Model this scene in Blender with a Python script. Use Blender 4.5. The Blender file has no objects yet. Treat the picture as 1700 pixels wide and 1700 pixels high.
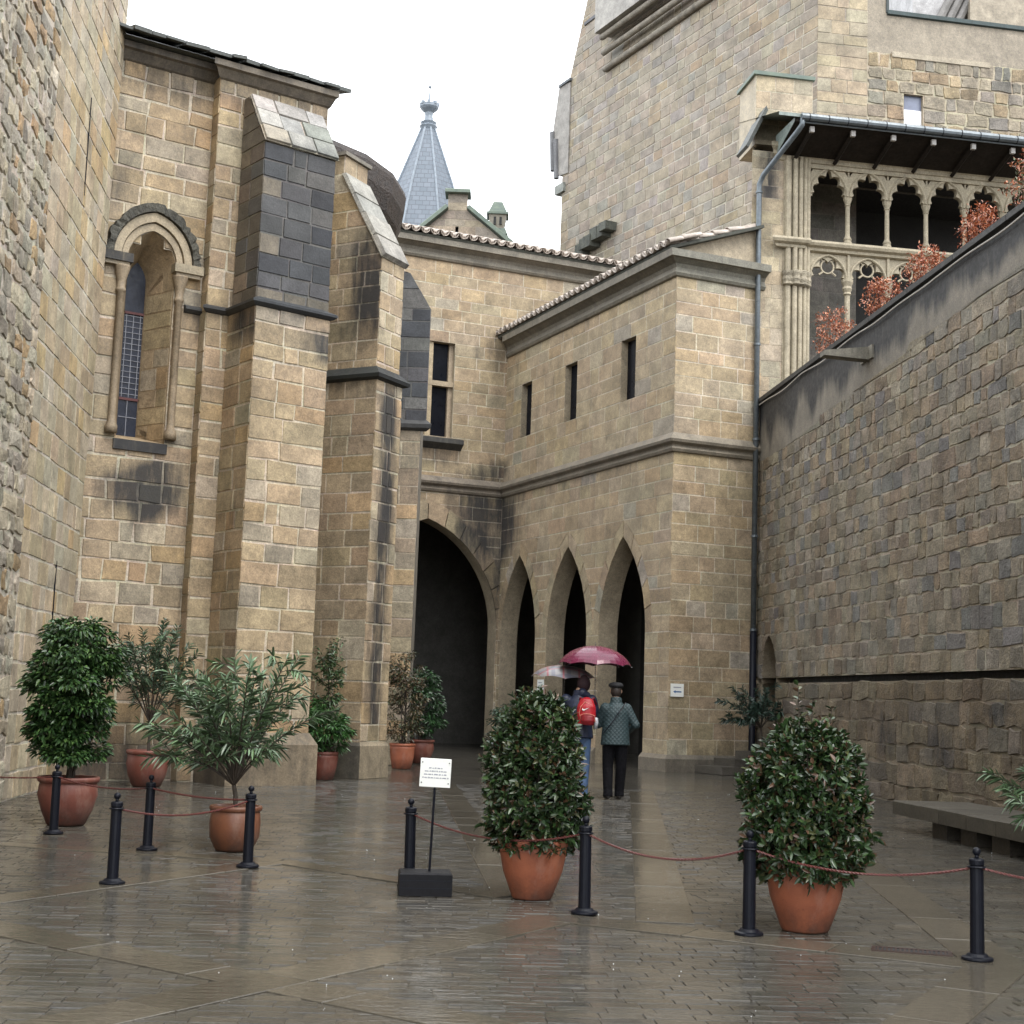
import bpy, bmesh, math, random
import numpy as np
from math import sin, cos, pi, radians, sqrt, atan2, acos, hypot
from mathutils import Vector, Matrix
from mathutils.geometry import tessellate_polygon

SC = bpy.context.scene
COL = SC.collection

# ---------------------------------------------------------------- camera
CAM_H = 1.47
PITCH = radians(7.29)
ROLL = radians(2.0)
FPX = 2400.0                                     # focal length in pixels of a 1700 px wide frame
F_ = Vector((0, cos(PITCH), sin(PITCH)))
R0 = Vector((1, 0, 0)); U0 = R0.cross(F_)
R_ = R0 * cos(ROLL) + U0 * sin(ROLL)
U_ = -R0 * sin(ROLL) + U0 * cos(ROLL)
CPOS = Vector((0, 0, CAM_H))
cam = bpy.data.objects.new('camera', bpy.data.cameras.new('camera'))
COL.objects.link(cam)
cam.matrix_world = Matrix(((R_.x, U_.x, -F_.x, 0), (R_.y, U_.y, -F_.y, 0), (R_.z, U_.z, -F_.z, CAM_H), (0, 0, 0, 1)))
cam.data.sensor_width = 36.0
cam.data.lens = 36.0 * FPX / 1700.0
cam.data.clip_start = 0.1
cam.data.clip_end = 1500.0
SC.camera = cam

# ---------------------------------------------------------------- sky, sun, exposure: a rainy white overcast
SUN_EL, SUN_AZ = radians(55), radians(145)       # azimuth clockwise from +Y; behind the camera to the right
world = bpy.data.worlds.new('World'); SC.world = world; world.use_nodes = True
wn = world.node_tree.nodes; wl = world.node_tree.links
for n in list(wn): wn.remove(n)
sky = wn.new('ShaderNodeTexSky'); sky.sky_type = 'NISHITA'; sky.sun_disc = False
sky.sun_elevation = SUN_EL; sky.sun_rotation = SUN_AZ; sky.air_density = 1.0; sky.dust_density = 4.0
mixs = wn.new('ShaderNodeMix'); mixs.data_type = 'RGBA'; mixs.inputs[0].default_value = 0.9
mixs.inputs[7].default_value = (11.6, 12.0, 12.4, 1)
bg = wn.new('ShaderNodeBackground'); bg.inputs[1].default_value = 0.13
wo = wn.new('ShaderNodeOutputWorld')
wl.new(sky.outputs[0], mixs.inputs[6]); wl.new(mixs.outputs[2], bg.inputs[0]); wl.new(bg.outputs[0], wo.inputs[0])
sl = bpy.data.lights.new('sun', 'SUN'); sl.energy = 0.9; sl.angle = radians(25); sl.color = (1.0, 0.96, 0.9)
so = bpy.data.objects.new('sun', sl); COL.objects.link(so)
sdir = Vector((sin(SUN_AZ) * cos(SUN_EL), cos(SUN_AZ) * cos(SUN_EL), sin(SUN_EL)))
so.rotation_euler = (-sdir).to_track_quat('-Z', 'Y').to_euler(); so.location = (0, 0, 60)
SC.view_settings.view_transform = 'Standard'; SC.view_settings.look = 'None'
SC.view_settings.exposure = 1.05; SC.view_settings.gamma = 1.0
SC.render.engine = 'CYCLES'
SC.cycles.use_denoising = True
SC.cycles.max_bounces = 6; SC.cycles.diffuse_bounces = 3; SC.cycles.glossy_bounces = 3
SC.cycles.transmission_bounces = 4; SC.cycles.transparent_max_bounces = 6
SC.cycles.caustics_reflective = False; SC.cycles.caustics_refractive = False
SC.cycles.sample_clamp_indirect = 6.0

# ---------------------------------------------------------------- materials
MATS = {}
def _nt(name):
    m = bpy.data.materials.new(name); m.use_nodes = True
    nt = m.node_tree; b = nt.nodes['Principled BSDF']
    MATS[name] = m
    return m, nt, b
def _n(nt, t, **kw):
    n = nt.nodes.new(t)
    for k, v in kw.items(): setattr(n, k, v)
    return n
def _noise(nt, scale, detail=4, rough=0.6, vec=None, stretch=None):
    n = _n(nt, 'ShaderNodeTexNoise'); n.inputs['Scale'].default_value = scale
    n.inputs['Detail'].default_value = detail; n.inputs['Roughness'].default_value = rough
    if vec is not None:
        if stretch:
            mp = _n(nt, 'ShaderNodeMapping'); mp.inputs['Scale'].default_value = stretch
            nt.links.new(vec, mp.inputs['Vector']); vec = mp.outputs[0]
        nt.links.new(vec, n.inputs['Vector'])
    return n.outputs['Fac']
def _ramp(nt, src, a, b, va, vb):
    r = _n(nt, 'ShaderNodeMapRange'); r.inputs[1].default_value = a; r.inputs[2].default_value = b
    r.inputs[3].default_value = va; r.inputs[4].default_value = vb
    nt.links.new(src, r.inputs[0]); return r.outputs[0]
def _math(nt, op, a, b):
    m = _n(nt, 'ShaderNodeMath', operation=op)
    for i, x in enumerate((a, b)):
        if isinstance(x, (int, float)): m.inputs[i].default_value = x
        else: nt.links.new(x, m.inputs[i])
    return m.outputs[0]
def _mix(nt, f, a, b, blend='MIX'):
    m = _n(nt, 'ShaderNodeMix', data_type='RGBA', blend_type=blend)
    for i, x in ((0, f), (6, a), (7, b)):
        if isinstance(x, (int, float)): m.inputs[i].default_value = x
        elif isinstance(x, tuple): m.inputs[i].default_value = x if len(x) == 4 else (*x, 1)
        else: nt.links.new(x, m.inputs[i])
    return m.outputs[2]
def _bump(nt, b, h, strength, dist):
    bp = _n(nt, 'ShaderNodeBump'); bp.inputs['Strength'].default_value = strength
    bp.inputs['Distance'].default_value = dist
    nt.links.new(h, bp.inputs['Height']); nt.links.new(bp.outputs[0], b.inputs['Normal'])

def tone_mat(name, rough=(0.5, 0.85), mott=0.35, fine=38, bump=0.5, dist=0.012, stain=(0.022, 0.023, 0.026), spec=0.4, pits=0.0):
    """stone whose colour is carried by the piece itself ('tone' rgb) and whose dirt amount is 'tone' alpha"""
    m, nt, b = _nt(name)
    geo = _n(nt, 'ShaderNodeNewGeometry').outputs['Position']
    at = _n(nt, 'ShaderNodeAttribute', attribute_name='tone')
    n1 = _noise(nt, 2.3, 5, 0.65, geo); n2 = _noise(nt, fine, 6, 0.7, geo); n3 = _noise(nt, 11, 5, 0.7, geo)
    k = _math(nt, 'MULTIPLY', _ramp(nt, n1, 0.3, 0.7, 1 - mott, 1 + mott * 0.7), _ramp(nt, n2, 0.25, 0.75, 0.60, 1.36))
    k = _math(nt, 'MULTIPLY', k, _ramp(nt, n3, 0.3, 0.7, 0.74, 1.2))
    kc = _n(nt, 'ShaderNodeCombineColor')
    for i in range(3): nt.links.new(k, kc.inputs[i])
    col = _mix(nt, 1.0, at.outputs['Color'], kc.outputs[0], 'MULTIPLY')
    if pits:
        pz = _n(nt, 'ShaderNodeTexVoronoi'); pz.inputs['Scale'].default_value = 13; nt.links.new(geo, pz.inputs['Vector'])
        pf = _math(nt, 'MULTIPLY', _ramp(nt, pz.outputs[0], 0.06, 0.16, 1, 0), _ramp(nt, n1, 0.5, 0.6, 0, pits))
        col = _mix(nt, pf, col, (0.03, 0.027, 0.024))
    st = _n(nt, 'ShaderNodeAttribute', attribute_name='tone').outputs['Alpha']
    streak = _noise(nt, 3.0, 5, 0.7, geo, (1.6, 1.6, 0.35))
    sm = _math(nt, 'ADD', st, _math(nt, 'MULTIPLY', _math(nt, 'SUBTRACT', streak, 0.5), 0.9))
    sf = _math(nt, 'MULTIPLY', _ramp(nt, sm, 0.3, 0.75, 0, 0.93), _ramp(nt, st, 0.02, 0.12, 0, 1))
    col = _mix(nt, sf, col, stain)
    nt.links.new(col, b.inputs['Base Color'])
    nt.links.new(_ramp(nt, n3, 0.3, 0.7, rough[0], rough[1]), b.inputs['Roughness'])
    b.inputs['Specular IOR Level'].default_value = spec
    hh = _math(nt, 'ADD', n2, _math(nt, 'MULTIPLY', n3, 1.5))
    _bump(nt, b, hh, bump, dist)
    return m
def pmat(name, col, rough=0.5, var=0.2, scale=12, bump=0.0, dist=0.01, metal=0.0, spec=0.5, stretch=None, col2=None, coat=0.0):
    m, nt, b = _nt(name)
    geo = _n(nt, 'ShaderNodeTexCoord').outputs['Object']
    f = _noise(nt, scale, 5, 0.65, geo, stretch)
    c2 = col2 or tuple(c * (1 - var) for c in col)
    c1 = col if col2 else tuple(min(1, c * (1 + var * 0.6)) for c in col)
    nt.links.new(_mix(nt, _ramp(nt, f, 0.3, 0.7, 0, 1), c1, c2), b.inputs['Base Color'])
    f2 = _noise(nt, scale * 3.1, 4, 0.6, geo)
    nt.links.new(_ramp(nt, f2, 0.3, 0.7, max(0.03, rough - 0.12), min(1, rough + 0.12)), b.inputs['Roughness'])
    b.inputs['Metallic'].default_value = metal; b.inputs['Specular IOR Level'].default_value = spec
    if coat: b.inputs['Coat Weight'].default_value = coat; b.inputs['Coat Roughness'].default_value = 0.12
    if bump: _bump(nt, b, f2, bump, dist)
    return m

M_STONE = tone_mat('ashlar_stone', pits=0.5)
M_RUBBLE = tone_mat('rubble_stone', bump=0.9, dist=0.03, fine=30, mott=0.45, pits=0.9)
M_MORTAR = tone_mat('lime_mortar', bump=0.6, dist=0.01, mott=0.25)
M_SMOOTH = tone_mat('smooth_stone', bump=0.35, dist=0.006, mott=0.25)
M_PAVER = None

# ---------------------------------------------------------------- mesh helpers
class MB:
    """collects faces; build() links them as one mesh object"""
    def __init__(s): s.v = []; s.f = []; s.c = []
    def add(s, verts, faces, tone=None):
        o = len(s.v); s.v += [tuple(p) for p in verts]; s.f += [tuple(i + o for i in f) for f in faces]
        t = tone or (0.3, 0.25, 0.18, 0.0)
        if isinstance(t, list): s.c += t
        else: s.c += [t] * len(verts)
        return s
    def box(s, x0, x1, y0, y1, z0, z1, tone=None, M=None):
        v = [Vector((x, y, z)) for z in (z0, z1) for y in (y0, y1) for x in (x0, x1)]
        if M: v = [M @ p for p in v]
        return s.add(v, [(0, 2, 3, 1), (4, 5, 7, 6), (0, 1, 5, 4), (2, 6, 7, 3), (0, 4, 6, 2), (1, 3, 7, 5)], tone)
    def cbox(s, x0, x1, y0, y1, z0, z1, b, tone=None, M=None):
        """box with a chamfered top and sides"""
        L = []
        for z, i in ((z0, 0), (z1 - b, 0), (z1, b)):
            L += [(x0 + i, y0 + i, z), (x1 - i, y0 + i, z), (x1 - i, y1 - i, z), (x0 + i, y1 - i, z)]
        v = [Vector(p) for p in L]
        if M: v = [M @ p for p in v]
        f = [(3, 2, 1, 0), (8, 9, 10, 11)]
        for k in (0, 4):
            f += [(k + i, k + (i + 1) % 4, k + 4 + (i + 1) % 4, k + 4 + i) for i in range(4)]
        return s.add(v, f, tone)
    def lathe(s, prof, n=20, M=None, tone=None, cap=True):
        v = []; f = []
        for r, z in prof: v += [Vector((r * cos(2 * pi * i / n), r * sin(2 * pi * i / n), z)) for i in range(n)]
        for k in range(len(prof) - 1):
            f += [(k * n + i, k * n + (i + 1) % n, (k + 1) * n + (i + 1) % n, (k + 1) * n + i) for i in range(n)]
        if cap: f += [tuple(range(n - 1, -1, -1)), tuple((len(prof) - 1) * n + i for i in range(n))]
        if M: v = [M @ p for p in v]
        return s.add(v, f, tone)
    def tube(s, pts, r, n=8, tone=None, cap=True, flat=1.0):
        pts = [Vector(p) for p in pts]; rs = r if isinstance(r, (list, tuple)) else [r] * len(pts)
        v = []; f = []
        up = Vector((0, 0, 1)); t0 = (pts[1] - pts[0]).normalized()
        if abs(t0.z) > 0.9: up = Vector((1, 0, 0))
        a = t0.cross(up).normalized()
        for i, p in enumerate(pts):
            t = (pts[min(i + 1, len(pts) - 1)] - pts[max(i - 1, 0)]).normalized()
            a = (a - t * a.dot(t)); a = a.normalized() if a.length > 1e-6 else t.orthogonal().normalized()
            b = t.cross(a)
            v += [p + (a * cos(2 * pi * k / n) + b * sin(2 * pi * k / n) * flat) * rs[i] for k in range(n)]
        for i in range(len(pts) - 1):
            f += [(i * n + k, i * n + (k + 1) % n, (i + 1) * n + (k + 1) % n, (i + 1) * n + k) for k in range(n)]
        if cap: f += [tuple(range(n - 1, -1, -1)), tuple((len(pts) - 1) * n + i for i in range(n))]
        return s.add(v, f, tone)
    def build(s, name, mat, parent=None, smooth=False, tone=False, kind=None, label=None, loc=None):
        me = bpy.data.meshes.new(name); me.from_pydata(s.v, [], s.f)
        if tone:
            a = me.attributes.new('tone', 'FLOAT_COLOR', 'POINT')
            a.data.foreach_set('color', np.array(s.c, dtype=np.float32).ravel())
        if mat: me.materials.append(mat)
        if smooth: me.polygons.foreach_set('use_smooth', [True] * len(me.polygons))
        me.update()
        o = bpy.data.objects.new(name, me); COL.objects.link(o)
        if parent is not None:
            o.parent = parent
            if loc is None and parent.get('at_world'): o.location = tuple(-c for c in parent.location)
        if loc is not None: o.location = loc
        if kind: o['kind'] = kind
        if label: o['label'] = label
        return o

def thing(name, label, cat, loc=(0, 0, 0), rz=0.0, group=None, world=False):
    o = bpy.data.objects.new(name, None); COL.objects.link(o)
    o.location = loc; o.rotation_euler = (0, 0, rz); o.empty_display_size = 0.2
    o['label'] = label; o['category'] = cat
    if group: o['group'] = group
    if world: o['at_world'] = True          # its parts are modelled in world coordinates
    return o
def tag(o, label, cat, group=None):
    o['label'] = label; o['category'] = cat
    if group: o['group'] = group
    return o

# ---------------------------------------------------------------- walls made of stones
class Face:
    """a plane with u running along d, w along v and the outside along n"""
    def __init__(s, O, d, v, n):
        s.O, s.d, s.v, s.n = Vector(O), Vector(d).normalized(), Vector(v).normalized(), Vector(n).normalized()
        s.flip = s.d.cross(s.v).dot(s.n) < 0
    def P(s, u, w, h=0.0): return s.O + s.d * u + s.v * w + s.n * h
def vface(x, y, a, side=None):
    """upright plane through (x, y) running in compass direction a (degrees from +Y towards +X); it faces the court"""
    r = radians(a); d = Vector((sin(r), cos(r), 0)); n = Vector((d.y, -d.x, 0))
    ref = Vector(side) if side else Vector((-x, -y, 0))
    if n.dot(ref) < 0: n = -n
    return Face((x, y, 0), d, (0, 0, 1), n)

def scan(polys, z):
    xs = []
    for P in polys:
        for (x0, y0), (x1, y1) in zip(P, P[1:] + P[:1]):
            if (y0 <= z < y1) or (y1 <= z < y0): xs.append(x0 + (x1 - x0) * (z - y0) / (y1 - y0))
    xs.sort(); return list(zip(xs[::2], xs[1::2]))
def courses(z0, z1, h, rng, forced=()):
    br = sorted({z0, z1, *[f for f in forced if z0 < f < z1]}); out = []
    for a, b in zip(br, br[1:]):
        n = max(1, round((b - a) / h)); ws = [rng.uniform(0.82, 1.18) for _ in range(n)]; t = sum(ws); z = a
        for w in ws: out.append((z, z + (b - a) * w / t)); z += (b - a) * w / t
    return out
def blocks(polys, z0, z1, h, ln, rng, forced=()):
    """cut a wall outline (with holes) into courses of blocks; every block is a small polygon"""
    res = []
    for a, b in courses(z0, z1, h, rng, forced):
        e = (b - a) * 0.02
        lo, mi, hi = scan(polys, a + e), scan(polys, (a + b) / 2), scan(polys, b - e)
        if not mi: continue
        if not (len(lo) == len(mi) == len(hi)): lo = hi = mi
        for (l0, r0), (l1, r1), (l2, r2) in zip(lo, mi, hi):
            W = r1 - l1
            if W < 0.04: continue
            L = rng.uniform(ln[0], ln[1]); n = max(1, round(W / L))
            cuts = [l1 + W * (i + (rng.uniform(-0.26, 0.26) if 0 < i < n else 0)) / n for i in range(n + 1)]
            for i in range(n):
                p = []
                mid_l = i == 0 and abs(l1 - (l0 + l2) / 2) > 0.01
                mid_r = i == n - 1 and abs(r1 - (r0 + r2) / 2) > 0.01
                p.append((l0 if i == 0 else cuts[i], a)); p.append((r0 if i == n - 1 else cuts[i + 1], a))
                if mid_r: p.append((r1, (a + b) / 2))
                p.append((r2 if i == n - 1 else cuts[i + 1], b)); p.append((l2 if i == 0 else cuts[i], b))
                if mid_l: p.append((l1, (a + b) / 2))
                if p[1][0] - p[0][0] < 0.02 and p[-1][0] > p[-2][0]: continue
                res.append(p)
    return res
def seen_px(p, n, area):
    d = p - CPOS; w = d.dot(F_)
    if w < 0.5: return 0
    x = FPX * d.dot(R_) / w; y = FPX * d.dot(U_) / w
    if abs(x) > 860 or abs(y) > 860: return 0
    return area * max(0.02, -d.normalized().dot(n)) * (FPX / w) ** 2

class Masonry:
    """all stones of one thing; the 300 that show largest become parts, the rest is one mesh"""
    def __init__(s, root): s.root = root; s.items = []
    def lay(s, part, face, polys, z0, z1, h, ln, seed, tone, stain=None, proud=0.010, gap=0.007, bev=0.008, jit=0.004,
            rough=False, forced=(), mat=None, hide=None, core=None, core_tone=(0.52, 0.453, 0.348), bulge=0.0, ext=(), base=0.21):
        rng = random.Random(seed)
        bl = blocks(polys, z0, z1, h, ln, rng, forced)
        st0 = stain or (lambda u, w: 0.0)
        st = lambda u, w: max(base, st0(u, w))                     # a little weathering everywhere
        cm = core or MB()
        for p in bl:
            cp = p if not face.flip else p[::-1]
            cm.add([face.P(u, w, 0) for u, w in cp], [tuple(range(len(cp)))],
                   [(*[c * rng.uniform(0.94, 1.06) for c in core_tone], st(u, w) * 0.8) for u, w in cp])
        for p in bl: s.stone(part, face, p, rng, tone, st, proud, gap, bev, jit, rough, mat, bulge, ext)
        return cm
    def stone(s, part, face, p, rng, tone, st, proud=0.01, gap=0.007, bev=0.008, jit=0.004, rough=False, mat=None, bulge=0.0, ext=()):
        cu = sum(q[0] for q in p) / len(p); cw = sum(q[1] for q in p) / len(p)
        if rough:
            q = []
            for a, b in zip(p, p[1:] + p[:1]): q += [a, ((a[0] + b[0]) / 2, (a[1] + b[1]) / 2)]
            p = q
        def sh(q, g):
            du, dw = q[0] - cu, q[1] - cw
            gu, gw = min(g, abs(du) * 0.5), min(g, abs(dw) * 0.5)
            return (q[0] - math.copysign(gu, du), q[1] - math.copysign(gw, dw))
        gap = gap * rng.uniform(0.55, 1.5)
        jj = [(rng.uniform(-jit, jit), rng.uniform(-jit, jit)) for _ in p]
        o = [sh((a[0] + j[0], a[1] + j[1]), gap) for a, j in zip(p, jj)]
        i = [sh((a[0] + j[0], a[1] + j[1]), gap + bev) for a, j in zip(p, jj)]
        for k, q in enumerate(p):                     # quoins run right round the outer corner
            for e in ext:
                if abs(q[0] - e) < 0.004:
                    sg = 1 if e > cu else -1; x = e + sg * rng.uniform(-0.006, 0.012)
                    o[k] = (x, o[k][1]); i[k] = (x - sg * 0.004, i[k][1])
        pr = max(0.003, proud * rng.uniform(0.55, 1.45)); n = len(p)
        V = [face.P(u, w, -0.02) for u, w in o] + [face.P(u, w, pr + (rng.uniform(-1, 1) * proud * 0.35 if rough else 0)) for u, w in i]
        Fs = [(k, (k + 1) % n, n + (k + 1) % n, n + k) for k in range(n)]
        if rough or bulge:
            V.append(face.P(cu + rng.uniform(-.02, .02), cw + rng.uniform(-.02, .02), pr + bulge * rng.uniform(0.2, 1.2)))
            Fs += [(n + k, n + (k + 1) % n, 2 * n) for k in range(n)]
        else: Fs.append(tuple(range(n, 2 * n)))
        if face.flip: Fs = [f[::-1] for f in Fs]
        t = tone(rng, cu, cw)
        uw = o + i + ([(cu, cw)] if (rough or bulge) else [])
        C = [(t[0], t[1], t[2], st(u, w)) for u, w in uw]
        area = abs(sum(a[0] * b[1] - b[0] * a[1] for a, b in zip(p, p[1:] + p[:1]))) / 2
        s.items.append((seen_px(face.P(cu, cw), face.n, area), part, V, Fs, C, mat or M_STONE))
    def finish(s, parts, limit=300):
        s.items.sort(key=lambda t: -t[0])
        rest = {}
        for k, (sc, part, V, Fs, C, mat) in enumerate(s.items):
            if k < limit and sc > 60:
                mb = MB(); mb.add(V, Fs, C); o = mb.build('stone', mat, None, tone=True)
                o.parent = parts[part]
            else: rest.setdefault(mat.name, MB()).add(V, Fs, C)
        for mn, mb in rest.items():
            mb.build('small_stones', MATS[mn], s.root, tone=True, kind='stuff')

def pick(cols, jit=0.10):
    tot = sum(w for w, _ in cols)
    def f(rng, u, w):
        r = rng.uniform(0, tot)
        for wt, c in cols:
            r -= wt
            if r <= 0: break
        k = rng.gauss(1, jit); k = min(1.35, max(0.68, k))
        return tuple(min(0.8, x * k * rng.uniform(0.97, 1.03)) for x in c)
    return f
TAN, GREY, OCHRE, PALE, BROWN, BLUE = (.375, .288, .183), (.335, .286, .212), (.385, .277, .160), (.405, .337, .238), (.300, .223, .143), (.25, .245, .235)
def blob(*bs):
    """dirt amount: soft patches (u, w, ru, rw, strength)"""
    def f(u, w):
        t = 0.0
        for cu, cw, ru, rw, k in bs:
            d = ((u - cu) / ru) ** 2 + ((w - cw) / rw) ** 2
            if d < 1: t = max(t, k * (1 - d) ** 0.6)
        return t
    return f
def arch_curve(c, half, zs, za, n=10):
    """pointed arch from the right springing over the apex to the left one"""
    h = za - zs; k = (h * h - half * half) / (2 * half); Rr = half + k; am = acos(k / Rr)
    r = [(c - k + Rr * cos(am * i / n), zs + Rr * sin(am * i / n)) for i in range(n + 1)]
    return r + [(2 * c - x, z) for x, z in r[-2::-1]]
def arch_hole(c, half, zs, za, z0, n=10):
    return [(c - half, z0), (c + half, z0)] + arch_curve(c, half, zs, za, n)
def voussoirs(mas, part, face, c, half, zs, za, wd, n, seed, tone, stain=None, **kw):
    rng = random.Random(seed); st = stain or (lambda u, w: 0.0)
    ci = arch_curve(c, half, zs, za, n); co = arch_curve(c, half + wd, zs, za + wd * 1.35, n)
    k = 0
    while k < len(ci) - 1:
        e = min(k + 2, len(ci) - 1)
        if k < n < e: e = n
        p = ci[k:e + 1] + co[k:e + 1][::-1]
        mas.stone(part, face, p[::-1] if _area(p) < 0 else p, rng, tone, st, **kw); k = e
    return co
def _area(p): return sum(a[0] * b[1] - b[0] * a[1] for a, b in zip(p, p[1:] + p[:1])) / 2
def reveal(mb, face, loop, d, tone, closed=True, splay=None):
    """the inner sides of an opening, d deep; loop2 can be narrower (a splay)"""
    L2 = splay or loop; n = len(loop)
    V = [face.P(u, w, 0.004) for u, w in loop] + [face.P(u, w, -d) for u, w in L2]
    mb.add(V, [(k, (k + 1) % n, n + (k + 1) % n, n + k) for k in range(n if closed else n - 1)], tone)
def fbox(mb, face, u0, u1, w0, w1, h0, h1, tone=None):
    v = [face.P(u, w, h) for h in (h0, h1) for w in (w0, w1) for u in (u0, u1)]
    mb.add(v, [(0, 2, 3, 1), (4, 5, 7, 6), (0, 1, 5, 4), (2, 6, 7, 3), (0, 4, 6, 2), (1, 3, 7, 5)], tone)
def moulding(mb, face, u0, u1, prof, m0=0.0, m1=0.0, tone=None, seg=1.2):
    """profile [(out, z)...] run along the wall; m0/m1 mitre the ends (+1 outer corner, -1 inner corner)"""
    n = len(prof); k = max(1, int(abs(u1 - u0) / seg)); V = []; Fs = []
    for i in range(k + 1):
        t = i / k
        for h, z in prof: V.append(face.P((u0 - m0 * h) * (1 - t) + (u1 + m1 * h) * t, z, h))
    for i in range(k): Fs += [(i * n + j, i * n + j + 1, (i + 1) * n + j + 1, (i + 1) * n + j) for j in range(n - 1)]
    Fs += [tuple(range(n)), tuple(k * n + j for j in range(n - 1, -1, -1))]
    mb.add(V, Fs, tone)
def plate(mb, face, outer, holes, h0, h1, tone=None):
    """a flat piece with holes cut through it and real thickness"""
    loops = [outer] + holes
    tri = tessellate_polygon([[Vector((x, y, 0)) for x, y in L] for L in loops])
    flat = [q for L in loops for q in L]; n = len(flat)
    V = [face.P(u, w, h1) for u, w in flat] + [face.P(u, w, h0) for u, w in flat]
    Fs = [tuple(t) for t in tri] + [tuple(i + n for i in t[::-1]) for t in tri]; o = 0
    for L in loops:
        m = len(L); Fs += [(o + k, o + (k + 1) % m, n + o + (k + 1) % m, n + o + k) for k in range(m)]; o += m
    mb.add(V, Fs, tone)
# ================================================================ the ground
def ground_mat():
    m, nt, b = _nt('wet_paving')
    geo = _n(nt, 'ShaderNodeNewGeometry').outputs['Position']
    at = _n(nt, 'ShaderNodeAttribute', attribute_name='tone')
    n1 = _noise(nt, 0.45, 4, 0.6, geo); n2 = _noise(nt, 30, 5, 0.7, geo); n3 = _noise(nt, 13, 3, 0.6, geo, (0.4, 1.5, 1))
    k = _math(nt, 'MULTIPLY', _ramp(nt, n1, 0.3, 0.7, 0.75, 1.25), _ramp(nt, n2, 0.3, 0.7, 0.7, 1.25))
    kc = _n(nt, 'ShaderNodeCombineColor')
    for i in range(3): nt.links.new(k, kc.inputs[i])
    nt.links.new(_mix(nt, 1.0, at.outputs['Color'], kc.outputs[0], 'MULTIPLY'), b.inputs['Base Color'])
    film = _ramp(nt, n1, 0.42, 0.6, 0.0, 1.0)                     # where the rain stands as a film
    nt.links.new(_ramp(nt, film, 0, 1, 0.13, 0.05), b.inputs['Roughness'])
    b.inputs['IOR'].default_value = 1.42; b.inputs['Specular IOR Level'].default_value = 0.5
    h = _math(nt, 'ADD', _math(nt, 'MULTIPLY', n2, 0.16), _math(nt, 'MULTIPLY', n3, 1.0))
    bp = _n(nt, 'ShaderNodeBump'); bp.inputs['Distance'].default_value = 0.008
    nt.links.new(_ramp(nt, film, 0, 1, 1.0, 0.3), bp.inputs['Strength'])
    nt.links.new(h, bp.inputs['Height']); nt.links.new(bp.outputs[0], b.inputs['Normal'])
    return m
M_PAVER = ground_mat()
g = MB()
gx = [-300, -60, -20, -10, -5, 0, 5, 10, 20, 60, 300]; gy = [-300, -40, 0, 5, 10, 20, 30, 45, 80, 300]
gv = [(x, y, -0.005) for y in gy for x in gx]; nx = len(gx)
g.add(gv, [(j * nx + i, j * nx + i + 1, (j + 1) * nx + i + 1, (j + 1) * nx + i) for j in range(len(gy) - 1) for i in range(nx - 1)], (0.078, 0.071, 0.059, 0))
ground = g.build('ground', M_PAVER, tone=True, kind='structure')

# bands of long smooth slabs that cut the small setts into fields: (x0, y0, x1, y1, width)
BANDS = [(-3.1, 4.55, 0.42, 10.05, 0.34), (-4.6, 10.05, 1.6, 5.55, 0.32), (-4.9, 7.1, -1.9, 12.75, 0.30),
         (-1.9, 12.75, 0.05, 11.0, 0.24), (-0.95, 24.6, 0.12, 11.05, 0.33), (0.42, 10.05, 2.9, 8.75, 0.34),
         (2.95, 8.75, 3.75, 17.2, 0.36), (1.2, 5.6, 2.95, 8.75, 0.34), (1.13, 10.0, 2.3, 24.2, 0.40),
         (-7.2, 13.9, -1.9, 12.75, 0.26), (2.95, 8.75, 6.5, 8.1, 0.30)]
rngp = random.Random(5)
def near_band(x, y, pad=0.0):
    for x0, y0, x1, y1, w in BANDS:
        dx, dy = x1 - x0, y1 - y0; L = hypot(dx, dy); t = ((x - x0) * dx + (y - y0) * dy) / L
        if -0.1 < t < L + 0.1 and abs((x - x0) * dy - (y - y0) * dx) / L < w / 2 + pad: return True
    return False
for x0, y0, x1, y1, w in BANDS:
    L = hypot(x1 - x0, y1 - y0); ang = atan2(y1 - y0, x1 - x0); n = max(2, round(L / 0.95))
    band = thing('paving_band', '', '', (x0, y0, 0)); del band['label']; del band['category']
    band['kind'] = 'structure'
    for i in range(n):
        s = MB(); a, b = L * i / n + 0.004, L * (i + 1) / n - 0.004; k = rngp.uniform(0.85, 1.15)
        dz = rngp.uniform(-0.001, 0.002)
        s.cbox(a, b, -w / 2, w / 2, -0.03, 0.003 + dz, 0.003, (0.092 * k, 0.081 * k, 0.063 * k, 0), Matrix.Rotation(ang, 4, 'Z'))
        s.build('slab', M_PAVER, band, tone=True)
# small setts, laid in rows
setts = []
def field(x0, x1, y0, y1, lx, ly, rot, tilt):
    R = Matrix.Rotation(radians(rot), 3, 'Z'); j = 0; y = y0
    while y < y1:
        x = x0 - (j % 2) * lx / 2 + rngp.uniform(-.04, .04); j += 1
        hy = ly * rngp.uniform(0.93, 1.07)
        while x < x1:
            w = lx * rngp.uniform(0.85, 1.15); c = R @ Vector((x + w / 2, y + hy / 2, 0)); x += w
            if abs(c.x) > c.y * 0.41 + 1.2 or c.y < 4.9 or c.y > 31: continue
            if c.x < -6.04 - 0.091 * (c.y - 17.73) or c.x > 5.57 + 0.0963 * (32.35 - c.y): continue
            if near_band(c.x, c.y, 0.05): continue
            setts.append((c, w, hy, tilt))
        y += hy
    return R
SETT_R = Matrix.Rotation(radians(4), 3, 'Z')
field(-9, 12, 3.5, 24.5, 0.23, 0.115, 4, 0.017)
scored = []
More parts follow.
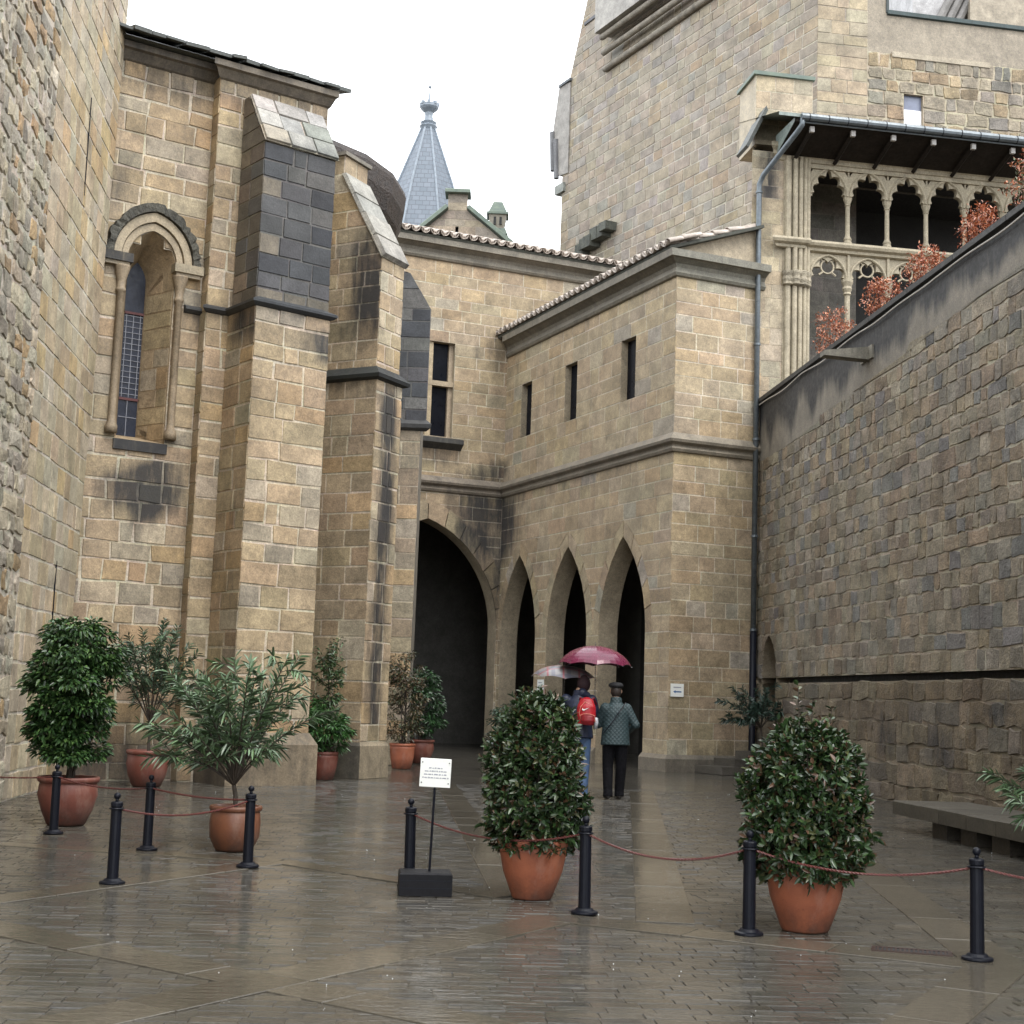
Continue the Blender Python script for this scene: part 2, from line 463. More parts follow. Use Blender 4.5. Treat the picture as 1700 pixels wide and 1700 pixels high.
for c, w, h, tilt in setts:
    tx, ty = rngp.gauss(0, tilt), rngp.gauss(0, tilt); dz = rngp.uniform(-0.0018, 0.001); g1, b1 = 0.002, 0.004
    V = []
    for z, i in ((-0.02, g1), (0, g1 + b1)):
        for sx, sy in ((-1, -1), (1, -1), (1, 1), (-1, 1)):
            lx, ly = sx * (w / 2 - i), sy * (h / 2 - i); p = SETT_R @ Vector((lx, ly, 0))
            V.append((c.x + p.x, c.y + p.y, z + (dz + lx * tx * 0.5 + ly * ty if z == 0 else 0)))
    k = rngp.gauss(1, 0.10); t = rngp.random()
    col = (0.078, 0.072, 0.061) if t < 0.6 else (0.081, 0.072, 0.058) if t < 0.85 else (0.076, 0.072, 0.064)
    scored.append((seen_px(Vector((c.x, c.y, 0)), Vector((0, 0, 1)), w * h), V, (*[max(.02, q * k) for q in col], 0)))
scored.sort(key=lambda t: -t[0])
SF = [(0, 1, 5, 4), (1, 2, 6, 5), (2, 3, 7, 6), (3, 0, 4, 7), (4, 5, 6, 7)]
far = MB()
for k, (sc, V, t) in enumerate(scored):
    if k < 300 and sc > 0: MB().add(V, SF, t).build('sett', M_PAVER, ground, tone=True)
    else: far.add(V, SF, t)
far.build('small_setts', M_PAVER, ground, tone=True, kind='stuff')

# ================================================================ the arcade wing (three pointed arches) and the back wing
AX, AY = 3.51, 31.43
S = vface(AX, AY, -24); Fr = vface(AX, AY, 66)
I3 = S.P(9.3, 0); B = vface(I3.x, I3.y, 66)
GT = pick([(6, (.362, .283, .183)), (3, (.352, .284, .193)), (2, (.374, .282, .174)), (.6, (.335, .292, .228)), (.8, (.322, .246, .158))], 0.05)
DK = (0.10, 0.095, 0.085, 0.25)
arc = thing('arcade_building', 'stone wing with three pointed arches below and three narrow windows above', 'building', (AX + 2, AY + 3, 0), world=True)
mas = Masonry(arc)
AC = [2.2, 5.08, 8.0]; ZS, ZA = 3.0, 5.25
WN = [(1.82, 2.52), (4.86, 5.54), (7.58, 8.24)]
holes = [arch_hole(c, 1.12, ZS, ZA, -0.2) for c in AC]
big = []
for c in AC:
    co = arch_curve(c, 1.12 + 0.30, ZS, ZA + 0.40, 10)
    big.append([(c - 1.12, -0.2), (c + 1.12, -0.2), (c + 1.12, ZS - 0.001)] + [(min(x, 9.29), z) for x, z in co if z > ZS] + [(c - 1.12, ZS - 0.001)])
wins = [[(a, 8.5), (b, 8.5), (b, 9.98), (a, 9.98)] for a, b in WN]
st_side = blob((9.2, 6.2, 1.1, 1.5, 0.85), (8.6, 7.0, 1.6, 0.5, 0.5), (9.2, 4.6, 0.25, 2.2, 0.5), (9.2, 7.7, .5, .5, .6), (0.5, 0.5, 1.3, 0.9, 0.3),
               (5, 0.0, 9, 0.7, 0.35), (9.0, 10.6, 1.2, .8, .35), (4.5, 6.9, 5.2, 0.35, 0.42), (4.5, 11.0, 5, .4, .3))
w_side = mas.lay('side', S, [[(0, 0), (9.3, 0), (9.3, 10.98), (0, 10.98)]] + big + wins, 0, 10.98, 0.335, (0.55, 0.8), 11, GT, st_side,
                 proud=0.006, gap=0.0105, bev=0.004, jit=0.003, forced=(ZS, ZA + 0.40, 7.0, 7.38, 8.5, 9.98), ext=(0.0,))
for k, c in enumerate(AC): voussoirs(mas, 'side', S, c, 1.12, ZS, ZA, 0.30, 10, 60 + k, GT, st_side, proud=0.008, gap=0.008, bev=0.004, jit=0.001)
w_front = mas.lay('front', Fr, [[(0, 0), (2.3, 0), (2.3, 10.98), (0, 10.98)]], 0, 10.98, 0.335, (0.5, 0.75), 12, GT,
                  blob((1, 0, 3, 0.8, 0.45), (.3, .9, .5, .5, .35)), proud=0.006, gap=0.0105, bev=0.004, jit=0.003, forced=(7.0, 7.38), ext=(0.0,))
RT = (0.33, 0.272, 0.19, 0.0)
for h in holes: reveal(w_side, S, h[1:] + h[:1], 0.5, RT, closed=False)
for h in wins: reveal(w_side, S, h, 0.4, RT)
# inner face of the arcade wall
plate(w_side, S, [(0, 0), (9.3, 0), (9.3, 6.8), (0, 6.8)], [], -0.503, -0.502, RT) if False else None
p_side = w_side.build('arcade_wall', M_MORTAR, arc, tone=True)
p_front = w_front.build('end_wall', M_MORTAR, arc, tone=True)
mas.finish({'side': p_side, 'front': p_front})
inn = MB()
def quad(mb, a, b, c, d, t): mb.add([a, b, c, d], [(0, 1, 2, 3)], t)
IT = (0.03, 0.028, 0.026, 0)  # near-black inner tone: the deep shade indoors is put into the colour
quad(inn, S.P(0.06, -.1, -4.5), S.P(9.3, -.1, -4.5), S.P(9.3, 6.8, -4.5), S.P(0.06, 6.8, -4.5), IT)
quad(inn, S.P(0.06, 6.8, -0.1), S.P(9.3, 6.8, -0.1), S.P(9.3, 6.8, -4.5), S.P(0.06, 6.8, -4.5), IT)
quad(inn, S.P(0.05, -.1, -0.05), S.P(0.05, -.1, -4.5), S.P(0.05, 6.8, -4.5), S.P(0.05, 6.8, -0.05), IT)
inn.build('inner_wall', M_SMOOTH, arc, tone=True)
# dark panes behind the slit windows
M_GLASSD = pmat('dark_window_glass', (0.004, 0.005, 0.009), 0.35, 0.3, 3, spec=0.12)
for a, b in WN:
    m = MB(); fbox(m, S, a - .05, b + .05, 8.45, 10.03, -0.24, -0.17); m.build('window_pane', M_GLASSD, arc)
# cornice, string course, plinth
CORN = [(0, 10.93), (.07, 10.95), (.11, 11.01), (.07, 11.08), (.05, 11.14), (.09, 11.22), (.24, 11.30), (.32, 11.31), (.33, 11.47), (0, 11.50)]
STRG = [(0, 6.95), (.06, 6.97), (.09, 7.03), (.05, 7.09), (.06, 7.12), (.15, 7.17), (.17, 7.23), (.03, 7.39), (0, 7.40)]
co = MB(); moulding(co, S, 0, 9.3, CORN, 1, -1, (0.20, 0.18, 0.145, 0.28)); moulding(co, Fr, 0, 2.3, CORN, 1, 0, (0.20, 0.19, 0.155, 0.28))
co.build('cornice', M_SMOOTH, arc, tone=True)
co = MB(); moulding(co, S, 0, 9.3, STRG, 1, -1, (0.21, 0.18, 0.14, 0.22)); moulding(co, Fr, 0, 2.3, STRG, 1, 0, (0.23, 0.20, 0.155, 0.22))
co.build('string_course', M_SMOOTH, arc, tone=True)
PL = [(0, -0.05), (.10, -0.05), (.10, .27), (.02, .36), (0, .36)]
co = MB(); moulding(co, Fr, 0, 2.3, PL, 1, 0, (0.16, 0.14, 0.11, 0.3)); moulding(co, S, 0, 1.08, PL, 1, 0, (0.19, 0.16, 0.12, 0.2)); co.build('plinth', M_SMOOTH, arc, tone=True)
for a, b in ((3.32, 3.96), (6.20, 6.88), (9.12, 9.3)):
    co = MB(); moulding(co, S, a, b, PL, 0, 0, (0.19, 0.16, 0.12, 0.2)); co.build('plinth', M_SMOOTH, arc, tone=True)
# clay roof
M_TILE = pmat('wet_clay_tile', (0.50, 0.43, 0.37), 0.28, 0.45, 9, bump=0.3, dist=0.006, col2=(0.32, 0.27, 0.23))
M_MOSSR = pmat('dark_roof_bed', (0.06, 0.062, 0.05), 0.8, 0.4, 8)
def tile_mesh():
    m = MB(); n = 7; V = []; L = 0.5
    for r, y in ((0.125, 0.0), (0.100, L)):
        for th in (0.0, 0.016):
            V += [((r - th) * cos(pi * i / (n - 1)), y, (r - th) * sin(pi * i / (n - 1))) for i in range(n)]
    Fs = []
    for i in range(n - 1):
        Fs += [(i, i + 1, 2 * n + i + 1, 2 * n + i), (n + i, 3 * n + i, 3 * n + i + 1, n + i + 1), (i, n + i, n + i + 1, i + 1)]
    Fs += [(0, 2 * n, 3 * n, n), (n - 1, 2 * n - 1, 4 * n - 1, 3 * n - 1)]
    m.add(V, Fs); me = bpy.data.meshes.new('roof_tile'); me.from_pydata(m.v, [], m.f); me.materials.append(M_TILE)
    me.polygons.foreach_set('use_smooth', [i % 3 != 2 for i in range(len(me.polygons))])
    return me
TILE = tile_mesh()
def tiled_roof(root, face, u0, u1, zeave, out, pitch, depth, rows, seed, pitchu=0.285, verge=None):
    """a lean-to of barrel tiles: bed slab + eave rows of single tiles (covers and channels)"""
    rng = random.Random(seed); nin = -face.n; up = (nin * cos(pitch) + Vector((0, 0, 1)) * sin(pitch)).normalized()
    nn = up.cross(face.d); nn = nn if nn.z > 0 else -nn
    bed = MB(); q = []
    for h in (-0.07, 0.0):
        q += [face.P(u0, zeave, out) + nn * h, face.P(u1, zeave, out) + nn * h,
              face.P(u1, zeave, out) + up * depth + nn * h, face.P(u0, zeave, out) + up * depth + nn * h]
    bed.add(q, [(3, 2, 1, 0), (4, 5, 6, 7), (0, 1, 5, 4), (1, 2, 6, 5), (2, 3, 7, 6), (3, 0, 4, 7)])
    rf = bed.build('roof', M_MOSSR, root)
    # ribs of tile further up the slope, one mesh
    n = int((u1 - u0) / pitchu); tiles = MB(); k0 = rows * 0.40
    for i in range(1, n + 1):
        p0 = face.P(u0 + i * pitchu, zeave, out) + up * k0 + nn * 0.02; p1 = face.P(u0 + i * pitchu, zeave, out) + up * depth + nn * 0.02
        tiles.tube([p0, p1], 0.105, 7, cap=False)
    tiles.build('tile_field', M_TILE, rf, kind='stuff', smooth=True)
    rot = Matrix((face.d, up, nn)).transposed()
    for r in range(rows):
        for i in range(n + 1):
            for kind in (0, 1):
                o = bpy.data.objects.new('roof_tile', TILE); COL.objects.link(o); o.parent = rf
                base = face.P(u0 + (i + 0.5 * kind) * pitchu + rng.uniform(-.008, .008), zeave, out + rng.uniform(0.03, 0.06)) + up * (r * 0.40) + nn * (0.035 + 0.0 * r if kind == 0 else 0.125)
                Rm = rot.to_4x4()
                if kind == 1: Rm = Rm @ Matrix.Rotation(pi, 4, 'Y') @ Matrix.Translation((0, -0.01, 0))
                o.matrix_basis = Matrix.Translation(base) @ Rm @ Matrix.Rotation(rng.uniform(-.03, .03), 4, 'Z')
    return rf
rf = tiled_roof(arc, S, -0.25, 9.3, 11.53, 0.34, radians(20), 2.62, 2, 3)
# verge of the lean-to above the end wall: a plastered triangle with a row of edge tiles
vm = MB(); vm.add([Fr.P(-.28, 11.5, .0), Fr.P(2.3, 11.5, 0), Fr.P(2.3, 12.46, 0), Fr.P(-.28, 11.52, 0)] , [(0, 1, 2, 3)], (0.36, 0.30, 0.215, 0.12))
vm.build('gable_plaster', M_SMOOTH, arc, tone=True)
rng_v = random.Random(9)
for i in range(5):
    o = bpy.data.objects.new('roof_tile', TILE); COL.objects.link(o); o.parent = rf
    d2 = (Fr.d * cos(radians(20)) + Vector((0, 0, 1)) * sin(radians(20))).normalized(); n2 = d2.cross(Fr.n); n2 = n2 if n2.z > 0 else -n2
    Rm = Matrix((d2.cross(n2), d2, n2)).transposed().to_4x4()
    o.matrix_basis = Matrix.Translation(Fr.P(-.3, 11.53, 0.05) + d2 * (0.42 * i) + n2 * 0.05) @ Rm @ Matrix.Rotation(-.07, 4, 'X')

# ---- back wing
bw = thing('gallery_building', 'far stone wing with a great dark pointed arch and a cross window', 'building', (I3.x - 1, I3.y + 2, 0), world=True)
mas = Masonry(bw)
gh = arch_hole(-2.2, 2.13, 3.3, 6.2, -0.2, 14)
gco = arch_curve(-2.2, 2.13 + 0.42, 3.3, 6.2 + 0.42, 14)
gbig = [(-4.33, -0.2), (-0.07, -0.2), (-0.07, 3.299)] + [(min(x, -0.005), z) for x, z in gco if z > 3.3] + [(-4.33, 3.299)]
bwin = [(-3.0, 8.5), (-1.6, 8.5), (-1.6, 11.15), (-3.0, 11.15)]
st_back = blob((-0.6, 6.4, 1.1, 1.8, .8), (-0.15, 4.6, 0.6, 2.5, 0.65), (-0.3, 7.6, 0.6, 0.4, 0.75), (-2.0, 8.0, 0.9, 0.5, 0.6), (-.4, 11.2, .7, .9, .5), (-1, 13.3, 5, .4, .3))
w_back = mas.lay('wall', B, [[(-5.2, 0), (0, 0), (0, 7.2), (4.6, 7.2), (4.6, 13.45), (-5.2, 13.45)], gbig, bwin], 0, 13.45, 0.34, (0.55, 0.8), 21, GT, st_back,
                 proud=0.006, gap=0.0105, bev=0.004, jit=0.003, forced=(3.3, 6.62, 7.2, 8.5, 11.15))
voussoirs(mas, 'wall', B, -2.2, 2.13, 3.3, 6.2, 0.42, 14, 70, GT, st_back, proud=0.008, gap=0.008, bev=0.004, jit=0.001)
reveal(w_back, B, gh[1:] + gh[:1], 0.55, RT, closed=False); reveal(w_back, B, bwin, 0.35, RT)
pw = w_back.build('facade', M_MORTAR, bw, tone=True)
mas.finish({'wall': pw})
co = MB(); moulding(co, B, -5.2, 4.6, [(h, z + 2.5) for h, z in CORN], 0, 0, (0.20, 0.18, 0.145, 0.25)); co.build('cornice', M_SMOOTH, bw, tone=True)
co = MB(); moulding(co, B, -5.2, 0, STRG, 0, -1, (0.20, 0.17, 0.135, 0.3)); co.build('string_course', M_SMOOTH, bw, tone=True)
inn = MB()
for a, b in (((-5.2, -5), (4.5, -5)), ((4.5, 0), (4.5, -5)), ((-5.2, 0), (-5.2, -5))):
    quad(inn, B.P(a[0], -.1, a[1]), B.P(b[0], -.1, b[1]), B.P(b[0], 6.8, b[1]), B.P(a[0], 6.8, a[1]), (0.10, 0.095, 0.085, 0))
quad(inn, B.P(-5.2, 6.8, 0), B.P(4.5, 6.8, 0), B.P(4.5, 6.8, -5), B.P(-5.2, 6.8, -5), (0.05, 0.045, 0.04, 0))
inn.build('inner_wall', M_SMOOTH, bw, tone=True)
# cross window: frame pieces, panes, sill
wf = MB()
fbox(wf, B, -2.38, -2.22, 8.5, 11.15, -0.26, -0.06, (0.40, 0.32, 0.21, 0)); fbox(wf, B, -3.0, -1.6, 9.92, 10.06, -0.25, -0.05, (0.36, 0.29, 0.2, 0))
fbox(wf, B, -1.72, -1.6, 8.5, 11.15, -0.255, -0.14, (0.34, 0.27, 0.19, 0)); fbox(wf, B, -3.0, -2.88, 8.5, 11.15, -0.255, -0.14, (0.34, 0.27, 0.19, 0))
wf.build('window_cross', M_SMOOTH, bw, tone=True)
for a, b in ((-2.88, -2.38), (-2.22, -1.72)):
    for c, d in ((8.5, 9.92), (10.06, 11.15)):
        m = MB(); fbox(m, B, a, b, c, d, -0.30, -0.24); m.build('window_pane', M_GLASSD, bw)
co = MB(); moulding(co, B, -3.3, -1.32, [(0, 8.14), (.08, 8.2), (.22, 8.3), (.22, 8.42), (0, 8.48)], 0, 0, (0.10, 0.095, 0.08, 0.6)); co.build('window_sill', M_SMOOTH, bw, tone=True)
tiled_roof(bw, B, -5.2, 4.4, 14.03, 0.36, radians(20), 5.4, 2, 4)

# ================================================================ church: choir wall, buttresses, apse
ch = thing('church', 'old stone church flank with stepped buttresses and a tall lancet window', 'church', (-5.0, 25.0, 0), world=True)
mas = Masonry(ch)
CT = pick([(5, TAN), (3, (.36, .28, .18)), (1.6, OCHRE), (1.5, GREY), (1.2, PALE), (.8, BROWN)], 0.08)
C1 = vface(-5.23, 22.80, 57); Pf = vface(-4.70, 22.825, 57); B1 = vface(-4.123, 22.087, 52); B1s = vface(-4.123, 22.087, -38, side=(-1, -0.4, 0))
st_w1 = blob((-0.7, 4.45, 0.75, 0.5, 0.95), (-0.35, 4.9, 0.25, 0.6, 0.8), (-0.6, 3.9, 0.25, 0.5, 0.75), (-1.9, 9.6, 0.75, 1.9, 0.6), (-1.5, 7.6, .3, 1.4, .35), (-1.6, 10.9, .6, .9, .3),
             (-1, 0.3, 2.2, 1.0, 0.6), (-0.9, 11.2, 2.2, 0.5, 0.5), (0.05, 7.5, 0.3, 0.6, 0.6), (0.1, 3, .12, 4, .35))
lan_o = arch_hole(-0.78, 0.40, 8.1, 8.64, 5.25)
w1 = mas.lay('choir', C1, [[(-2.6, 0), (0.09, 0), (0.09, 11.4), (-2.6, 11.4)], lan_o], 0, 11.4, 0.31, (0.33, 0.62), 31, CT, st_w1, proud=0.014, gap=0.0115, bev=0.010, jit=0.016, forced=(5.25, 8.1))
lan_i = arch_hole(-0.78, 0.155, 7.95, 8.3, 5.42)
def densify(L, n=1): return L
reveal(w1, C1, lan_o, 0.70, (0.36, 0.275, 0.175, 0.0), splay=lan_i)
pc = w1.build('choir_wall', M_MORTAR, ch, tone=True)
# stones of the splayed jamb that shows (right side)
jr = Face(C1.P(-0.38, 0, 0), (C1.P(-0.625, 0, -0.70) - C1.P(-0.38, 0, 0)), (0, 0, 1), -C1.d)
mas.lay('choir', jr, [[(0.02, 5.32), (0.70, 5.42), (0.70, 8.0), (0.02, 8.1)]], 5.32, 8.1, 0.30, (0.3, 0.5), 32, CT, None, proud=0.006, gap=0.008, bev=0.005)
w2 = mas.lay('pier', Pf, [[(-0.37, 0), (1.57, 0), (1.57, 11.4), (-0.37, 11.4)]], 0, 11.4, 0.31, (0.3, 0.45), 33, CT, blob((.2, 7.6, .6, .4, .6), (.1, 0.3, 1, .9, .5), (0, 11.2, 3, .5, .5)), proud=0.012, gap=0.012, bev=0.009, jit=0.009, forced=(7.5,), ext=(-0.37,))
Pl = vface(*Pf.P(-0.37, 0, 0)[:2], -33, side=(-1, -0.4, 0))
w2 = mas.lay('pier', Pl, [[(0, 0), (0.27, 0), (0.27, 11.4), (0, 11.4)]], 0, 11.4, 0.31, (0.3, 0.45), 34, CT, lambda u, w: 0.12, proud=0.012, core=w2, ext=(0.0,))
Pr = vface(*Pf.P(1.57, 0, 0)[:2], -33, side=(1, 0.4, 0)); quad(w2, Pr.P(0, 0), Pr.P(3, 0), Pr.P(3, 11.4), Pr.P(0, 11.4), RT)
pp = w2.build('pier_wall', M_MORTAR, ch, tone=True)
# buttress one: lower stage, dark upper stage, sloping head
ZB = 7.45
BK = pick([(4, (.040, .042, .047)), (3, (.060, .060, .062)), (1.2, (.095, .09, .084)), (0.5, (.15, .13, .10))], 0.15)
def bt_up(rng, u, w): return BK(rng, u, w) if (u > 0.3 or rng.random() < .72) else (.17, .145, .11)
W1b = 1.33
wb = mas.lay('b1', B1, [[(0, 0), (W1b, 0), (W1b, ZB), (0, ZB)]], 0, ZB, 0.325, (0.36, 0.6), 35, CT, blob((1.25, 7.0, 0.18, 0.5, 0.9), (.3, 7.3, .25, .4, .5), (.9, 7.4, .4, .2, .4), (.6, .2, 1.1, .7, .45)),
              proud=0.013, gap=0.0115, bev=0.010, jit=0.013, ext=(0.0, W1b))
wb = mas.lay('b1', B1s, [[(0, 0), (0.94, 0), (0.94, ZB), (0, ZB)]], 0, ZB, 0.325, (0.36, 0.5), 36, CT, blob((.25, 3, .4, 6, .42), (.3, 7.2, .8, .5, .7)), proud=0.012, gap=0.012, bev=0.009, jit=0.009, core=wb, ext=(0.0,))
Bu = vface(*B1.P(0.05, 0, -0.10)[:2], 52); Bus = vface(*B1.P(0.05, 0, -0.10)[:2], -38, side=(-1, -0.4, 0))
wb = mas.lay('b1', Bu, [[(0, ZB), (1.30, ZB), (1.30, 10.15), (0, 10.15)]], ZB, 10.15, 0.31, (0.36, 0.55), 37, bt_up, None, proud=0.014, gap=0.009, bev=0.009, jit=0.008, core=wb, core_tone=(.12, .115, .108), ext=(0.0, 1.30))
wb = mas.lay('b1', Bus, [[(0, ZB), (0.8, ZB), (0.8, 11.1), (0.62, 11.1), (0, 10.15)]], ZB, 11.1, 0.31, (0.36, 0.5), 38, pick([(3, (.13, .112, .09)), (1, (.08, .078, .075)), (1, (.17, .14, .105))]), lambda u, w: 0.2, proud=0.012, core=wb, core_tone=(.2, .18, .15), forced=(10.15,), ext=(0.0,))
sl = Vector((0, 0, 0.95)) - Bu.n * 0.62
Bt = Face(Bu.P(0, 10.16, 0.05), Bu.d, sl, Bu.n * 0.95 + Vector((0, 0, 0.62)))
wb = mas.lay('b1', Bt, [[(-0.03, 0), (1.34, 0), (1.34, 1.13), (-0.03, 1.13)]], 0, 1.13, 0.36, (0.36, 0.55), 39, pick([(3, (.30, .285, .26)), (2, (.36, .31, .24)), (1, (.22, .22, .2))]), blob((.7, -.05, 1.2, .14, .6)), proud=0.03, gap=0.006, bev=0.012, core=wb)
# right flanks close the solids
for fc, d, z in ((B1, W1b, ZB), (Bu, 1.30, 10.2)):
    R1 = vface(*fc.P(d, 0, 0)[:2], -38, side=(1, .4, 0)); quad(wb, R1.P(0, 0 if z == ZB else ZB), R1.P(1, 0 if z == ZB else ZB), R1.P(1, z + (.0 if z == ZB else .9)), R1.P(0, z), RT)
pb1 = wb.build('buttress', M_MORTAR, ch, tone=True)
PLB = [(0, 0), (.12, 0), (.12, .62), (.02, .80), (0, .80)]
co = MB(); moulding(co, B1, 0, W1b, PLB, 1, 1, (0.20, 0.16, 0.11, 0.35)); moulding(co, B1s, 0, .94, PLB, 1, 0, (0.15, .125, .095, .4))
co.build('plinth', M_SMOOTH, ch, tone=True)
STB = [(0, ZB - .04), (.05, ZB - .02), (.10, ZB + .02), (.10, ZB + .06), (-.1, ZB + .16)]
co = MB(); moulding(co, B1, 0, W1b, STB, 1, 1, (0.035, 0.038, 0.042, 0.3)); moulding(co, B1s, 0, .96, STB, 1, 0, (0.05, 0.05, 0.05, 0.3))
moulding(co, Pf, -.37, .02, STB, 1, 0, (.06, .06, .06, .4)); moulding(co, C1, -.2, .1, STB, 0, 0, (.06, .06, .06, .4))
co.build('string_course', M_SMOOTH, ch, tone=True)
# buttress two
X2, Y2 = -2.46, 24.96
B2 = vface(X2, Y2, 28); B2s = vface(X2, Y2, -62, side=(-.5, -1, 0))
st2s = blob((0.25, 8.7, 0.55, 1.5, 0.85), (0.05, 6.8, .25, .4, .5), (1, 7.0, 1.3, .12, .5)); st2f = blob((.45, 6.3, .30, 1.0, 1.0), (.43, 4.6, .27, 1.8, 1.0), (.40, 2.2, .24, 2.8, 0.9), (.4, .4, .4, .7, .5), (.1, 6.7, .2, .4, .6), (.8, 9.2, .3, .4, .3))
CT2 = pick([(4, (.345, .268, .175)), (3, (.33, .26, .175)), (1.2, OCHRE), (1, GREY), (1, BROWN)], 0.07)
wb = mas.lay('b2', B2, [[(0, 0), (.82, 0), (.82, 7.0), (0, 7.0)]], 0, 7.0, 0.33, (0.26, 0.34), 41, CT, st2f, proud=0.011, gap=0.012, bev=0.008, jit=0.007, ext=(0.0, .82))
wb = mas.lay('b2', B2s, [[(0, 0), (2.2, 0), (2.2, 7.0), (0, 7.0)]], 0, 7.0, 0.33, (0.4, 0.6), 42, CT2, st2s, proud=0.008, gap=0.011, bev=0.006, jit=0.006, core=wb, ext=(0.0,))
c2 = B2.P(.06, 0, -.06); B2u = vface(c2.x, c2.y, 28); B2us = vface(c2.x, c2.y, -62, side=(-.5, -1, 0))
wb = mas.lay('b2', B2u, [[(0, 7.0), (.74, 7.0), (.74, 9.25), (0, 9.25)]], 7.0, 9.25, 0.33, (0.26, 0.34), 43, CT, st2f, proud=0.011, gap=0.012, bev=0.008, jit=0.007, core=wb, ext=(0.0, .74))
wb = mas.lay('b2', B2us, [[(0, 7.0), (2.2, 7.0), (2.2, 11.2), (.9, 11.2), (.9, 10.85), (0, 9.25)]], 7.0, 11.2, 0.33, (0.4, 0.6), 44, CT2, st2s, proud=0.008, gap=0.011, bev=0.006, jit=0.006, core=wb, forced=(9.25, 10.85), ext=(0.0,))
sl = Vector((0, 0, 1.6)) - B2u.n * 0.9
B2t = Face(B2u.P(0, 9.25, 0.0), B2u.d, sl, B2u.n * 1.6 + Vector((0, 0, 0.9)))
wb = mas.lay('b2', B2t, [[(-.05, -.08), (.79, -.08), (.79, 1.84), (-.05, 1.84)]], -.08, 1.84, 0.5, (0.8, 0.9), 45, pick([(1, (.34, .32, .28)), (1, (.28, .27, .24))]), blob((.4, -.1, .8, .35, .55)), proud=0.06, gap=0.004, bev=0.02, core=wb)
hd = Face(B2u.P(0, 0, -.9), B2u.d, (0, 0, 1), B2u.n)
wb = mas.lay('b2', hd, [[(0, 10.85), (.74, 10.85), (.74, 11.2), (0, 11.2)]], 10.85, 11.2, 0.34, (.3, .45), 46, CT, None, core=wb)
for fc, d, z0, z1 in ((B2, .82, 0, 7.0), (B2u, .74, 7.0, 9.25)):
    R1 = vface(*fc.P(d, 0, 0)[:2], -62, side=(.5, 1, 0)); quad(wb, R1.P(0, z0), R1.P(2, z0), R1.P(2, z1), R1.P(0, z1), RT)
pb2 = wb.build('buttress', M_MORTAR, ch, tone=True)
co = MB(); STC = [(0, 6.93), (.10, 6.97), (.12, 7.03), (-.06, 7.2)]
moulding(co, B2, 0, .82, STC, 1, 1, (.028, .03, .028, .5)); moulding(co, B2s, 0, 2.2, STC, 1, 0, (.034, .038, .032, .5)); co.build('string_course', M_SMOOTH, ch, tone=True)
co = MB(); fbox(co, hd, -.06, .80, 11.2, 11.27, -1.2, .06, (.2, .18, .15, .3)); co.build('cap_stone', M_SMOOTH, ch, tone=True)
PL2 = [(0, 0), (.045, 0), (.045, .55), (.0, .62)]
co = MB(); moulding(co, B2, 0, .82, PL2, 1, 1, (0.26, 0.215, 0.15, 0.3)); moulding(co, B2s, 0, 2.2, PL2, 1, 0, (0.13, .115, .09, .4)); co.build('plinth', M_SMOOTH, ch, tone=True)
# buttress three, dark head
X3, Y3 = -1.99, 30.0
B3 = vface(X3, Y3, 90)
BK3 = pick([(3, (.052, .055, .062)), (2, (.08, .08, .082)), (1, (.12, .115, .11))])
wb = mas.lay('b3', B3, [[(-1.6, 0), (0, 0), (0, 7.05), (-1.6, 7.05)]], 0, 7.05, 0.33, (.4, .6), 51, pick([(3, (.33, .27, .19)), (2, GREY), (1, OCHRE)]), blob((-.2, 6.2, .6, .8, .5)), proud=.01, jit=.008, ext=(0.0,))
wb = mas.lay('b3', B3, [[(-1.6, 7.05), (.12, 7.05), (.12, 9.6), (-.36, 10.38), (-1.6, 10.6)]], 7.05, 10.6, 0.33, (.4, .6), 52, BK3, lambda u, w: .25, proud=.012, core=wb, core_tone=(.12, .115, .11), forced=(9.6, 10.38))
R3 = vface(X3, Y3, 0, side=(1, 0, 0)); quad(wb, R3.P(0, 0), R3.P(1, 0), R3.P(1, 9.6), R3.P(0, 9.6), (.2, .18, .15, .2))
pb3 = wb.build('buttress', M_MORTAR, ch, tone=True)
co = MB(); moulding(co, B3, -1.6, 0.12, [(0, 6.95), (.1, 7.01), (.12, 7.09), (0, 7.2)], 0, 1, (.06, .06, .06, .3)); co.build('string_course', M_SMOOTH, ch, tone=True)
mas.finish({'choir': pc, 'pier': pp, 'b1': pb1, 'b2': pb2, 'b3': pb3}, 400)
# lancet: archivolt rings, hood, colonnettes, imposts, leaded glass
def ring(mb, face, c, r0, r1, zs, za0, za1, h0, h1, tone, n=12, bumps=0.0, seed=0):
    rr = random.Random(seed); a = arch_curve(c, r0, zs, za0, n); b = arch_curve(c, r1, zs, za1, n); V = []
    for (x0, z0), (x1, z1) in zip(a, b):
        j = rr.uniform(-bumps, bumps); jx = rr.uniform(-bumps, bumps)
        V += [face.P(x0, z0, h0), face.P(x0, z0, h1 + j), face.P(x1 + jx, z1 + j, h1 + jx), face.P(x1 + jx, z1 + j, h0)]
    Fs = []
    for i in range(len(a) - 1):
        Fs += [(i * 4 + k, i * 4 + (k + 1) % 4, i * 4 + 4 + (k + 1) % 4, i * 4 + 4 + k) for k in range(4)]
    Fs += [(3, 2, 1, 0), tuple((len(a) - 1) * 4 + k for k in range(4))]
    mb.add(V, Fs, tone)
a1 = MB(); ring(a1, C1, -.78, .40, .50, 8.15, 8.64, 8.76, -.02, .06, (.36, .295, .205, .1)); ring(a1, C1, -.78, .515, .64, 8.15, 8.78, 8.93, -.02, .10, (.38, .315, .22, .1))
lw = a1.build('window_arch', M_SMOOTH, ch, tone=True)
